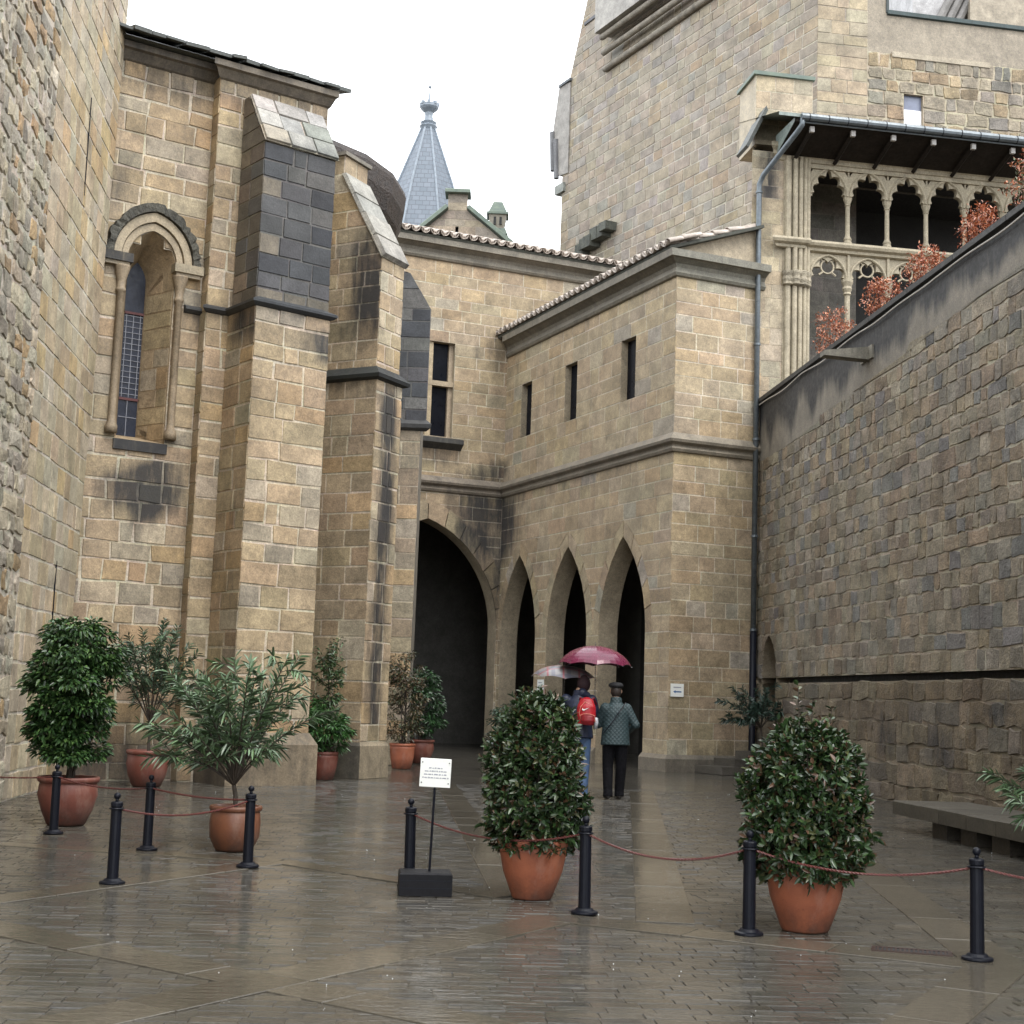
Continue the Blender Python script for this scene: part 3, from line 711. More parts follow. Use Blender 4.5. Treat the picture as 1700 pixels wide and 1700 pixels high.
a1 = MB(); ring(a1, C1, -.78, .65, .77, 8.17, 8.94, 9.08, -.02, .15, (.11, .105, .085, .42), 22, .022, 3)
a1.build('hood_moulding', M_RUBBLE, lw, tone=True)
for sx in (-1, 1):
    i1 = MB(); x = -.78 + sx * .58
    fbox(i1, C1, x - .24, x + .24, 8.03, 8.17, -.02, .17, (.30, .255, .18, .15 if sx > 0 else .75)); fbox(i1, C1, x - .2, x + .2, 7.97, 8.03, -.02, .13, (.3, .25, .18, .2))
    i1.build('impost', M_SMOOTH, lw, tone=True)
    c = C1.P(-.78 + sx * .475, 0, .05); cl = MB()
    cl.lathe([(.10, 5.32), (.10, 5.42), (.065, 5.5), (.06, 5.6), (.058, 7.55), (.08, 7.57), (.08, 7.61), (.06, 7.63), (.075, 7.75), (.13, 7.95), (.13, 7.98)], 12, Matrix.Translation((c.x, c.y, 0)), (.30, .235, .16, .12))
    cl.build('colonnette', M_SMOOTH, lw, tone=True, smooth=True)
M_LEADGL = pmat('leaded_glass', (0.016, 0.020, 0.036), 0.3, 0.5, 4, spec=0.25)
gl = MB(); plate(gl, C1, arch_hole(-0.78, 0.158, 7.95, 8.3, 5.42), [], -0.72, -0.69); pane = gl.build('window_pane', M_LEADGL, lw)
M_LEAD = pmat('lead_came', (0.25, 0.26, 0.30), 0.4, 0.2); M_BARRED = pmat('rusty_saddle_bar', (0.10, 0.03, 0.03), 0.6, 0.2)
gl = MB()
for i in range(3): fbox(gl, C1, -.905 + .115 * i, -.895 + .115 * i, 6.05, 7.42, -.69, -.678)
for i in range(15): fbox(gl, C1, -.93, -.63, 6.1 + .092 * i, 6.108 + .092 * i, -.69, -.676)
fbox(gl, C1, -.80, -.79, 5.42, 6.0, -.69, -.68); fbox(gl, C1, -.93, -.63, 5.72, 5.73, -.69, -.68)
gl.build('lead_lattice', M_LEAD, pane)
for z in (6.02, 7.44):
    gl = MB(); fbox(gl, C1, -.94, -.62, z - .02, z + .02, -.70, -.66); gl.build('saddle_bar', M_BARRED, pane)
gl = MB(); fbox(gl, C1, -1.2, -.34, 5.08, 5.24, -.02, .05, (.16, .14, .11, .75)); gl.build('window_sill', M_SMOOTH, lw, tone=True)
# eave of the choir: cornice and overhanging stone slates
co = MB(); CC = [(0, 11.33), (.05, 11.36), (.14, 11.48), (.20, 11.50), (.20, 11.60), (0, 11.62)]
moulding(co, C1, -2.6, .09, CC, 0, 0, (.16, .135, .105, .45)); moulding(co, Pf, -.37, 1.57, CC, 1, .5, (.16, .135, .105, .35)); co.build('cornice', M_SMOOTH, ch, tone=True)
M_SLATE = pmat('mossy_stone_slate', (0.06, 0.066, 0.062), 0.5, 0.5, 7, bump=0.6, dist=0.02, col2=(0.035, 0.04, 0.034))
rs = random.Random(8)
upc = (-Pf.n * cos(radians(24)) + Vector((0, 0, sin(radians(24))))).normalized()
rfm = MB(); quad(rfm, Pf.P(-3, 11.62, .1), Pf.P(1.6, 11.62, .1), Pf.P(1.6, 11.62, .1) + upc * 5, Pf.P(-3, 11.62, .1) + upc * 5, None)
quad(rfm, Pf.P(-3, 11.61, .1), Pf.P(1.6, 11.61, .1), Pf.P(1.6, 11.61, -4.5), Pf.P(-3, 11.61, -4.5), None)
crf = rfm.build('roof', M_SLATE, ch)
u = -2.9
while u < 1.72:
    w = rs.uniform(.22, .42); m = MB(); h = rs.uniform(.24, .34); zz = 11.62 + rs.uniform(0, .03)
    q = [Pf.P(u + .008, zz, h), Pf.P(u + w - .008, zz + rs.uniform(-.01, .01), h + rs.uniform(-.03, .03)), Pf.P(u + w - .01, zz, 0) + upc * .5, Pf.P(u, zz, 0) + upc * .5]
    t = Vector((0, 0, rs.uniform(.04, .07)))
    m.add(q + [p + t for p in q], [(3, 2, 1, 0), (4, 5, 6, 7), (0, 1, 5, 4), (1, 2, 6, 5), (2, 3, 7, 6), (3, 0, 4, 7)])
    m.build('roof_slate', M_SLATE, crf); u += w
# round apse behind: wall, dark boarded eave, low roof
AXc, AYc = -5.9, 30.8
ap = MB(); n = 16
for (r0, z0, t0), (r1, z1, t1) in (((2.9, 0, RT), (2.9, 11.5, RT)),):
    ap.lathe([(r0, z0), (r1, z1)], n, Matrix.Translation((AXc, AYc, 0)), (.2, .17, .13, .4))
ap.build('apse_wall', M_SMOOTH, ch, tone=True)
M_EAVE = pmat('black_wet_eave', (0.030, 0.026, 0.025), 0.55, 0.5, 6, bump=0.8, dist=0.05, col2=(0.06, 0.045, 0.038))
ap = MB(); ap.lathe([(.86, 11.2), (.90, 11.4), (.95, 11.6), (.99, 11.95), (1.0, 12.3), (.99, 12.42), (.95, 12.46), (.5, 13.0), (.05, 13.5)], 20, Matrix.Translation((AXc, AYc, 0)) @ Matrix.Diagonal((3.32, 3.9, 1, 1))); ap.build('apse_roof', M_EAVE, ch)

# ================================================================ the tall tower wall on the left
lt = thing('church_tower', 'pale left tower wall, rubble with dressed blocks towards its right edge', 'tower', (-6.5, 17, 0), world=True)
mas = Masonry(lt)
WL = vface(-6.04, 17.73, -5.2, side=(1, 0, 0))
LT = pick([(4, (.40, .325, .22)), (3, (.42, .355, .255)), (1.3, (.42, .31, .175)), (1.5, (.385, .335, .255)), (.5, (.34, .27, .18))], 0.07)
LR = pick([(4, (.38, .325, .235)), (3, (.34, .305, .24)), (1.5, (.36, .25, .14)), (2, (.42, .375, .29)), (1, (.24, .205, .16))], 0.14)
st_l = blob((2, .3, 4, .9, .3), (4.0, 8.6, .35, 2.0, .4))
ue = lambda z: 3.16 + .0873 * z
wl_ = mas.lay('wall', WL, [[(.05, 0), (ue(0), 0), (ue(15), 15), (.05, 15)]], 0, 15, .33, (.26, .5), 61, LT, st_l, proud=.010, gap=.0115, bev=.008, jit=.010, core_tone=(.54, .49, .40))
st_r = lambda u, w: 0.0
wl_ = mas.lay('wall', WL, [[(-7, 0), (.05, 0), (.05, 15), (-7, 15)]], 0, 15, .24, (.18, .5), 62, LR, st_r, proud=.017, gap=.012, bev=.022, jit=.035, rough=True, bulge=.012, mat=M_RUBBLE, core=wl_, core_tone=(.46, .41, .33))
quad(wl_, WL.P(-7, 0), WL.P(-16, 0), WL.P(-16, 15), WL.P(-7, 15), (.38, .33, .25, 0))
quad(wl_, WL.P(ue(0), 0), WL.P(ue(0), 0, -5), WL.P(ue(15), 15, -5), WL.P(ue(15), 15), (.38, .33, .25, 0)); quad(wl_, WL.P(-16, 15), WL.P(ue(15), 15), WL.P(ue(15), 15, -5), WL.P(-16, 15, -5), (.3, .25, .2, 0))
pl_ = wl_.build('wall', M_MORTAR, lt, tone=True); mas.finish({'wall': pl_})
M_IRON = pmat('black_iron', (0.006, 0.007, 0.012), 0.45, 0.25, 20, spec=0.2)
for z0, z1 in ((8.3, 9.75), (1.4, 3.1)):
    m = MB(); fbox(m, WL, 2.034, 2.044, z0, z1, .0, .022); m.build('groove_strip', M_IRON, lt)  # thin dark strips laid on for the shade in narrow wall grooves

# ================================================================ the great keep behind
kp = thing('castle_keep', 'huge grey castle keep rising behind the arcade roof', 'castle tower', (6, 46, 0), world=True)
mas = Masonry(kp)
T1 = vface(8.42, 40.0, -28); T2 = vface(8.42, 40.0, 80)
KT = pick([(6, (.285, .243, .188)), (3, (.29, .238, .172)), (1.5, (.262, .235, .203)), (1.2, (.295, .23, .153)), (1, (.245, .208, .165))], .06)
wk = mas.lay('left', T1, [[(0, 10), (14.8, 10), (14.8, 21.3), (14.45, 25), (13.3, 27.7), (13.3, 30), (0, 30)]], 10, 30, .36, (.5, .8), 71, KT, blob((13.2, 17.5, .8, .6, .3)), proud=.014, gap=.017, bev=.008, jit=.010, core_tone=(.45, .405, .335), ext=(0.0,))
quad(wk, T1.P(14.8, 10), T1.P(14.8, 10, -6), T1.P(14.8, 25, -6), T1.P(14.8, 25), RT)
pk = wk.build('wall', M_MORTAR, kp, tone=True)
K2 = pick([(4, (.35, .285, .197)), (3, (.335, .287, .21)), (1, (.30, .25, .18))], .06); K3 = pick([(3, (.295, .25, .185)), (2, (.25, .222, .18)), (2, (.31, .235, .148)), (1, (.19, .175, .155))], .12)
wq = mas.lay('right', T2, [[(0, 10), (1.55, 10), (1.55, 30), (0, 30)]], 10, 30, .36, (.55, .85), 72, K2, None, proud=.012, gap=.010, bev=.008, jit=.01, core_tone=(.36, .31, .24), ext=(0.0,))
kw = [(2.68, 18.2), (3.28, 18.2), (3.28, 19.42), (2.68, 19.42)]
wq = mas.lay('right', T2, [[(1.55, 10), (9, 10), (9, 20.6), (1.55, 20.6)], kw], 10, 20.6, .36, (.35, .7), 73, K3, None, proud=.025, gap=.016, bev=.016, jit=.03, rough=True, mat=M_RUBBLE, core=wq, core_tone=(.40, .345, .255), forced=(18.2, 19.42))
wq.add([T2.P(*q, 0) for q in ((1.55, 20.6), (9, 20.6), (9, 21.85), (2.2, 21.85), (2.2, 30), (1.55, 30))], [(0, 1, 2, 3), (0, 3, 4, 5)] if not T2.flip else [(3, 2, 1, 0), (5, 4, 3, 0)], (.285, .245, .19, .03))
reveal(wq, T2, kw, .4, RT)
pq = wq.build('curtain_wall', M_MORTAR, kp, tone=True); mas.finish({'left': pk, 'right': pq})
co = MB(); moulding(co, T2, 2.15, 9, [(0, 21.78), (.08, 21.8), (.08, 21.92), (-.5, 21.95)], 0, 0, (.05, .07, .07, .3)); fbox(co, T2, 2.12, 2.2, 21.85, 30, -.4, .04, (.06, .075, .075, .3))
co.build('coping', M_SMOOTH, kp, tone=True)
co = MB(); fbox(co, T2, 2.3, 5.4, 20.5, 20.66, -.01, .05, (.36, .31, .235, .0)); co.build('stone_ledge', M_SMOOTH, kp, tone=True)
M_WHITE = pmat('sky_white_pane', (0.8, 0.8, 0.82), 0.5, 0.03); M_BLUEG = pmat('blue_grey_glass', (0.18, 0.20, 0.27), 0.15, 0.2, 3)  # lower pane is painted white for the bright sky seen in it
m = MB(); fbox(m, T2, 2.68, 3.28, 18.2, 18.98, -.16, -.10); m.build('window_pane', M_WHITE, kp); m = MB(); fbox(m, T2, 2.68, 3.28, 18.98, 19.42, -.16, -.12); m.build('window_pane', M_BLUEG, kp)
# three heavy rolls and the storey they carry
for k, (z, h) in enumerate(((24.32, .10), (24.82, .30), (25.28, .50))):
    m = MB(); m.tube([T1.P(u, z, h) for u in np.linspace(-.3, 11.75 - .2 * k, 24)], .115, 10, (.25, .22, .175, .12))
    m.build('corbel_roll', M_RUBBLE, kp, tone=True, smooth=True)
m = MB(); fbox(m, T1, -.4, 11.5, 25.45, 30, -.2, .72, (.36, .34, .31, .03)); m.build('upper_storey', M_STONE, kp, tone=True)
m = MB(); fbox(m, T1, 11.2, 13.4, 26.7, 26.82, -.1, .06, (.12, .12, .13, .1)); m.build('coping', M_SMOOTH, kp, tone=True)
rr = random.Random(3); m = MB()
for i in range(9):
    u = 13.9 - i * .36; z = 17.2 + .10 * i + rr.uniform(-.08, .12)
    fbox(m, T1, u - .24, u + .24, z, z + rr.uniform(.3, .5), -.05, rr.uniform(.25, .5), (.10, .105, .085, .35))
m.build('broken_ledge', M_RUBBLE, kp, tone=True)
m = MB(); q = [(14.3, 24.8), (15.15, 24.9), (15.6, 23.0), (15.5, 21.7), (15.0, 21.3), (14.3, 21.2)]
mt = T1.P(0, 0, 0); plate(m, T1, q, [], -.9, .06, (.30, .28, .255, .0)); bx = m.build('bartizan', M_STONE, kp, tone=True)
for k, (a, z) in enumerate(((15.5, 22.3), (15.2, 21.9))):
    m = MB(); m.tube([T1.P(a + .02, z + .9, .1), T1.P(a - .12, z - .7, .1)], .10, 8, (.16, .16, .165, .2)); m.build('corbel_roll', M_SMOOTH, bx, tone=True)
m = MB(); fbox(m, T1, 14.5, 15.15, 20.55, 20.9, -.5, .12, (.25, .26, .235, .2)); m.build('bracket', M_STONE, kp, tone=True)
m = MB(); fbox(m, T1, 14.25, 15.1, 24.85, 24.95, -.95, .12, (.12, .13, .14, .2)); m.build('coping', M_SMOOTH, kp, tone=True)
# a further tower seen through the gap above the curtain wall
ft = thing('far_tower', 'pale blue far tower seen over the curtain wall at the upper right', 'castle tower', (17.5, 60, 0), world=True)
m = MB(); m.cbox(16.8, 19.1, 60, 66, 0, 48, .1, (.40, .39, .39, 0)); m.build('wall', M_STONE, ft, tone=True)
m = MB(); m.cbox(19.15, 24, 59.5, 66, 0, 50, .1, (.33, .285, .22, 0)); m.build('wall', M_STONE, ft, tone=True)
for k in range(3):
    m = MB(); m.tube([(17.0 + k * .42, 59.9, 29.5), (18.9 + k * .42, 59.9, 33.5)], .2, 8, (.2, .19, .18, .2)); m.build('corbel_roll', M_SMOOTH, ft, tone=True)

# ================================================================ spire and gable beyond the back wing
M_SPIRE = None
def slate_roof_mat():
    m, nt, b = _nt('blue_slate')
    tc = _n(nt, 'ShaderNodeTexCoord').outputs['UV']
    br = _n(nt, 'ShaderNodeTexBrick'); br.inputs['Scale'].default_value = 1.0
    br.inputs['Brick Width'].default_value = 0.30; br.inputs['Row Height'].default_value = 0.22; br.inputs['Mortar Size'].default_value = 0.012
    br.inputs['Color1'].default_value = (.105, .13, .16, 1); br.inputs['Color2'].default_value = (.14, .165, .20, 1); br.inputs['Mortar'].default_value = (.08, .09, .11, 1)
    nt.links.new(tc, br.inputs['Vector']); nt.links.new(br.outputs['Color'], b.inputs['Base Color']); b.inputs['Roughness'].default_value = .4
    _bump(nt, b, br.outputs['Fac'], .5, .02)
    return m
M_SPIRE = slate_roof_mat()
sp = thing('spire', 'blue slate spire with a crowned finial beyond the tiled roof', 'spire', (-4.2, 60, 0))
def cone_part(name, prof, n, mat):
    me = bpy.data.meshes.new(name); V = []; Fs = []; UV = []
    for k in range(n):
        a0, a1 = 2 * pi * (k + .5) / n, 2 * pi * (k + 1.5) / n
        for (r0, z0), (r1, z1) in zip(prof, prof[1:]):
            o = len(V); V += [(r0 * cos(a0), r0 * sin(a0), z0), (r0 * cos(a1), r0 * sin(a1), z0), (r1 * cos(a1), r1 * sin(a1), z1), (r1 * cos(a0), r1 * sin(a0), z1)]
            Fs.append((o, o + 1, o + 2, o + 3)); w0, w1 = r0 * sin(pi / n), r1 * sin(pi / n)
            UV += [(-w0, z0), (w0, z0), (w1, z1), (-w1, z1)]
    me.from_pydata(V, [], Fs); ul = me.uv_layers.new(name='UVMap'); ul.data.foreach_set('uv', [c for q in UV for c in q]); me.materials.append(mat)
    o = bpy.data.objects.new(name, me); COL.objects.link(o); o.parent = sp; return o
cone_part('spire_roof', [(3.0, 17.5), (1.24, 23.15), (.31, 25.7)], 8, M_SPIRE)
cone_part('drum', [(2.5, 0), (2.5, 17.6)], 8, M_SPIRE)
M_LEADP = pmat('pale_lead', (.21, .245, .285), .45, .25, 6)
for k in range(8):
    a = 2 * pi * (k + .5) / 8; m = MB(); m.tube([(3.02 * cos(a), 3.02 * sin(a), 17.5), (1.25 * cos(a), 1.25 * sin(a), 23.15), (.31 * cos(a), .31 * sin(a), 25.7)], .05, 6); m.build('ridge', M_LEADP, sp)
m = MB(); m.lathe([(.30, 25.65), (.34, 25.72), (.40, 25.82), (.30, 25.9), (.36, 26.0), (.22, 26.06), (.17, 26.3), (.19, 26.45), (.36, 26.6), (.42, 26.68), (.42, 26.8), (.30, 26.86), (.05, 26.9), (.035, 27.3), (.025, 27.6)], 12); m.build('finial', M_LEADP, sp)
for k in range(8):
    a = 2 * pi * k / 8; m = MB(); m.cbox(-.07, .07, -.06, .06, 26.76, 26.92, .03, None, Matrix.Rotation(a, 4, 'Z') @ Matrix.Translation((.36, 0, 0))); m.build('crown_leaf', M_LEADP, sp)
m = MB(); m.lathe([(.02, 27.55), (.07, 27.6), (.07, 27.66), (.02, 27.72)], 8); m.build('knob', M_LEADP, sp)
gb = thing('gabled_house', 'stone gable with a square top block in front of the spire', 'building', (-2.3, 52, 0), world=True)
Gf = Face((0, 52, 0), (1, 0, 0), (0, 0, 1), (0, -1, 0)); mas = Masonry(gb)
GG = pick([(3, (.33, .27, .20)), (2, (.30, .26, .21))], .07)
wg = mas.lay('g', Gf, [[(-4.6, 10), (-.1, 10), (-.1, 17.8), (-2.05, 19.35), (-2.05, 20.0), (-2.78, 20.0), (-2.78, 19.35), (-4.6, 17.75)], [(-2.47, 17.9), (-2.36, 17.9), (-2.36, 18.75), (-2.47, 18.75)]], 10, 20, .38, (.6, .9), 81, GG, None, gap=.008, core_tone=(.36, .31, .24), forced=(19.35, 17.8, 17.9, 18.75))
quad(wg, Gf.P(-.1, 10), Gf.P(-.1, 10, -4), Gf.P(-.1, 17.8, -4), Gf.P(-.1, 17.8), RT)
pg = wg.build('gable', M_MORTAR, gb, tone=True); mas.finish({'g': pg}, 120)
m = MB(); fbox(m, Gf, -2.5, -2.33, 17.85, 18.8, -.4, -.3); m.build('window_pane', M_GLASSD, gb)
M_MOSSY = pmat('mossy_coping', (.16, .20, .15), .6, .4, 5, col2=(.09, .12, .11))
for a, b in (((-4.75, 17.65), (-2.76, 19.42)), ((-2.07, 19.42), (.05, 17.72))):
    m = MB(); L = hypot(b[0] - a[0], b[1] - a[1]); an = atan2(b[1] - a[1], b[0] - a[0]); m.cbox(0, L, -.25, .5, 0, .15, .03, None, Matrix.Translation((a[0], 52, a[1])) @ Matrix.Rotation(-an, 4, 'Y')); m.build('coping', M_MOSSY, gb)
m = MB(); m.cbox(-2.9, -1.95, 51.75, 52.6, 20.0, 20.14, .03); m.build('coping', M_MOSSY, gb)
rfm = MB(); quad(rfm, Gf.P(-4.6, 17.7, -.3), Gf.P(-2.4, 19.6, -.3), Gf.P(-2.4, 19.6, -6), Gf.P(-4.6, 17.7, -6), None); quad(rfm, Gf.P(-.1, 17.7, -.3), Gf.P(-2.4, 19.6, -.3), Gf.P(-2.4, 19.6, -6), Gf.P(-.1, 17.7, -6), None); rfm.build('roof', M_SLATE, gb)
cm_ = thing('stone_chimney', 'small stone chimney with green sloping cap right of the gable', 'chimney', (-.95, 54, 0))
M_CH = pmat('chimney_stone', (.30, .27, .22), .7, .2, 3); M_GLASSH = pmat('vent_dark', (.03, .03, .03), .8, .2)
def frust(m, r0, z0, r1, z1, x0=0, x1=0): m.add([Vector((x0 + sx * r0, sy * r0, z0)) for sx, sy in ((-1, -1), (1, -1), (1, 1), (-1, 1))] + [Vector((x1 + sx * r1, sy * r1, z1)) for sx, sy in ((-1, -1), (1, -1), (1, 1), (-1, 1))], [(0, 1, 5, 4), (1, 2, 6, 5), (2, 3, 7, 6), (3, 0, 4, 7), (4, 5, 6, 7), (3, 2, 1, 0)])
m = MB(); frust(m, .30, 8, .30, 19.1); frust(m, .25, 19.3, .34, 19.85); m.build('shaft', M_CH, cm_)
m = MB(); frust(m, .42, 19.85, .42, 19.93); frust(m, .36, 19.93, .17, 20.4); m.build('cap', M_MOSSY, cm_)
for k, (r, z, x) in enumerate(((.36, 19.1, .05), (.42, 18.8, .1), (.48, 18.5, .15))):
    m = MB(); frust(m, r, z - .05, r - .08, z + .22, x, x - .02); m.build('step_slab', M_MOSSY, cm_)
for sx in (-.1, .12):
    m = MB(); m.box(sx - .045, sx + .045, -.335, -.25, 19.45, 19.75); m.build('vent', M_GLASSH, cm_)
# ================================================================ loggia house on the right, behind the garden wall
L0 = Fr.P(2.25, 0, 0); Lg = vface(L0.x, L0.y, 80)
lo = thing('loggia_house', 'palace front with two tiers of carved gothic arches under a deep eave', 'building', (L0.x + 4, L0.y + 3, 0), world=True)
mas = Masonry(lo)
PT = pick([(4, (.40, .325, .22)), (3, (.375, .32, .235)), (2, (.42, .35, .245)), (1, (.36, .30, .21))], .06)
gal = [(1.12, 8.2), (8.3, 8.2), (8.3, 14.15), (1.12, 14.15)]
stp = blob((.16, 13.6, .06, 1.5, .8), (.16, 12.4, .05, .9, .7), (.3, 14.6, .5, .4, .3), (3, 14.4, 6, .3, .3))
wl2 = mas.lay('front', Lg, [[(-.27, 0), (8.6, 0), (8.6, 14.3), (-.27, 14.3)], gal], 0, 14.3, .35, (.42, .65), 91, PT, stp, proud=.006, gap=.006, bev=.004, jit=.003, core_tone=(.42, .36, .27), forced=(8.2, 14.15))
reveal(wl2, Lg, gal, .35, RT)
Lend = vface(L0.x - .27 * Lg.d.x, L0.y - .27 * Lg.d.y, 16, side=(-1, -.2, 0)); quad(wl2, Lend.P(0, 8), Lend.P(3, 8), Lend.P(3, 15.3), Lend.P(0, 14.4), (.38, .31, .22, .05))
pf_ = wl2.build('front_wall', M_MORTAR, lo, tone=True)
bk = Face(Lg.P(0, 0, -2.3), Lg.d, (0, 0, 1), Lg.n)
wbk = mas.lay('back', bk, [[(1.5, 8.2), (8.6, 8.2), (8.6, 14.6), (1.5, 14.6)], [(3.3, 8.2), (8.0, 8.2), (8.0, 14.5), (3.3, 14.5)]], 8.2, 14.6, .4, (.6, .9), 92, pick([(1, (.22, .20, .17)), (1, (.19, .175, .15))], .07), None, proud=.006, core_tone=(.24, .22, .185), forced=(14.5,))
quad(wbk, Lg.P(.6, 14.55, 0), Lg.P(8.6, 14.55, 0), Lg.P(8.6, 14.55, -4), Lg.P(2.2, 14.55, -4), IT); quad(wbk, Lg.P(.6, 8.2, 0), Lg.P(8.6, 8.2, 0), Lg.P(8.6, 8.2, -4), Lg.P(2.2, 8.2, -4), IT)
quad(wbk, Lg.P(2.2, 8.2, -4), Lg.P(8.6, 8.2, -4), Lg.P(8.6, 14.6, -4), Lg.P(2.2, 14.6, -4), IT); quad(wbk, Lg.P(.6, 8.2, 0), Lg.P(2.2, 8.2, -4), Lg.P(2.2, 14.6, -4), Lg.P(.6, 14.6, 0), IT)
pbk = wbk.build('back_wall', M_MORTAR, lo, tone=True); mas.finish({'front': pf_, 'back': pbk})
CV = (.375, .325, .235, 0.0)
# bundle of shafts beside the first bay
cl = MB()
for u, r, h in ((.60, .075, .06), (.76, .06, .10), (.90, .055, .08), (1.02, .05, .05), (1.11, .05, .02)):
    cl.tube([Lg.P(u, 8.2, h), Lg.P(u, 14.2, h)], r, 10, CV)
fbox(cl, Lg, .5, 1.14, 8.2, 14.18, -.02, .03, CV)
cl.build('clustered_shafts', M_SMOOTH, lo, tone=True)
cl = MB()
for u, r, h in ((.60, .13, .08), (.78, .12, .13), (.95, .11, .12), (1.08, .10, .06)):
    c = Lg.P(u, 0, h); cl.lathe([(.05, 11.08), (r, 11.12), (r * .9, 11.17), (r * 1.05, 11.24), (r * .9, 11.31), (r * 1.1, 11.38), (r * 1.1, 11.43), (.05, 11.47)], 9, Matrix.Translation((c.x, c.y, 0)), (.36, .315, .235, .08))
cl.build('capital', M_RUBBLE, lo, tone=True)
# sill between the tiers
co = MB(); SILL = [(0, 11.98), (.05, 12.0), (.06, 12.06), (.14, 12.10), (.17, 12.16), (.14, 12.22), (0, 12.25)]
moulding(co, Lg, .42, .84, [(h + .10, z) for h, z in SILL], 1, 1, CV); moulding(co, Lg, .98, 8.3, SILL, 0, 0, CV); fbox(co, Lg, 1.1, 8.3, 11.98, 12.2, -.2, 0, CV)
co.build('sill_moulding', M_SMOOTH, lo, tone=True)
co = MB(); moulding(co, Lg, .3, 8.6, [(0, 14.1), (.04, 14.12), (.05, 14.2), (.1, 14.24), (.1, 14.32), (.16, 14.4), (.16, 14.5), (0, 14.52)], 1, 0, CV); fbox(co, Lg, 1.1, 8.3, 14.0, 14.1, -.14, .02, CV)
co.build('frieze', M_SMOOTH, lo, tone=True)
def cusped(c, half, zs, za, foils, depth, n=30):
    base = arch_curve(c, half, zs, za, n); m = len(base) - 1; out = []
    for i, (x, z) in enumerate(base):
        t = i / m; d = depth * (1 - abs(sin(foils * pi * t))) * (0.25 + 0.75 * sin(pi * t) ** .3 if 0 < t < 1 else 0)
        j0, j1 = base[max(0, i - 1)], base[min(m, i + 1)]; tx, tz = j1[0] - j0[0], j1[1] - j0[1]; L = hypot(tx, tz) or 1
        nx_, nz_ = -tz / L, tx / L
        if nx_ * (c - x) + nz_ * (zs - .1 - z) < 0: nx_, nz_ = -nx_, -nz_
        out.append((x + nx_ * d, z + nz_ * d))
    return out
BW = 0.985
for k in range(7):
    a, b = 1.14 + BW * k, 1.14 + BW * (k + 1); c = (a + b) / 2
    tr = MB(); curve = cusped(c, .41, 13.42, 14.0, 5, .11)
    tri = [[(a + .02, 14.06), (a + .02, 13.88), (a + .14, 14.06)], [(b - .02, 14.06), (b - .14, 14.06), (b - .02, 13.88)]]
    plate(tr, Lg, [(a + .001, 14.10), (a + .001, 13.34), (c - .41, 13.34)] + curve[::-1] + [(c + .41, 13.34), (b - .001, 13.34), (b - .001, 14.10)], tri, -.16, -.03, CV)
    tr.tube([Lg.P(x, z, -.02) for x, z in arch_curve(c, .45, 13.4, 14.04, 8)], .032, 6, CV)
    tr.build('tracery', M_SMOOTH, lo, tone=True)
    tr = MB(); curve = cusped(c, .42, 11.42, 11.90, 4, .15)
    plate(tr, Lg, [(a + .001, 11.98), (a + .001, 11.36), (c - .42, 11.36)] + curve[::-1] + [(c + .42, 11.36), (b - .001, 11.36), (b - .001, 11.98)], [], -.16, -.05, CV)
    tr.tube([Lg.P(x, z, -.03) for x, z in arch_curve(c, .45, 11.4, 11.94, 8)], .03, 6, CV)
    tr.tube([Lg.P(c + .16 * cos(t), 11.68 + .16 * sin(t), -.10) for t in np.linspace(0, 2 * pi, 17)], .026, 5, CV)
    for q in (-.9, .9, pi - .9, pi + .9): tr.tube([Lg.P(c + .15 * cos(q), 11.68 + .15 * sin(q), -.10), Lg.P(c + .34 * cos(q), 11.68 + .26 * sin(q), -.10)], .026, 5, CV)
    fbox(tr, Lg, b - .03, b + .03, 11.4, 11.99, -.14, .0, CV)
    tr.build('tracery', M_SMOOTH, lo, tone=True)
    if k < 6:
        p = Lg.P(b, 0, -.09); cl = MB()
        cl.lathe([(.11, 12.22), (.11, 12.30), (.085, 12.34), (.10, 12.38), (.066, 12.45), (.056, 12.5), (.054, 13.18), (.075, 13.2), (.06, 13.23), (.10, 13.34), (.11, 13.37)], 10, Matrix.Translation((p.x, p.y, 0)), CV)
        cl.build('column', M_SMOOTH, lo, tone=True)
        cl = MB(); cl.lathe([(.07, 8.2), (.066, 11.02), (.10, 11.05), (.08, 11.1), (.12, 11.18), (.10, 11.24), (.14, 11.34), (.14, 11.40)], 10, Matrix.Translation((p.x, p.y, 0)), CV); cl.build('column', M_SMOOTH, lo, tone=True)
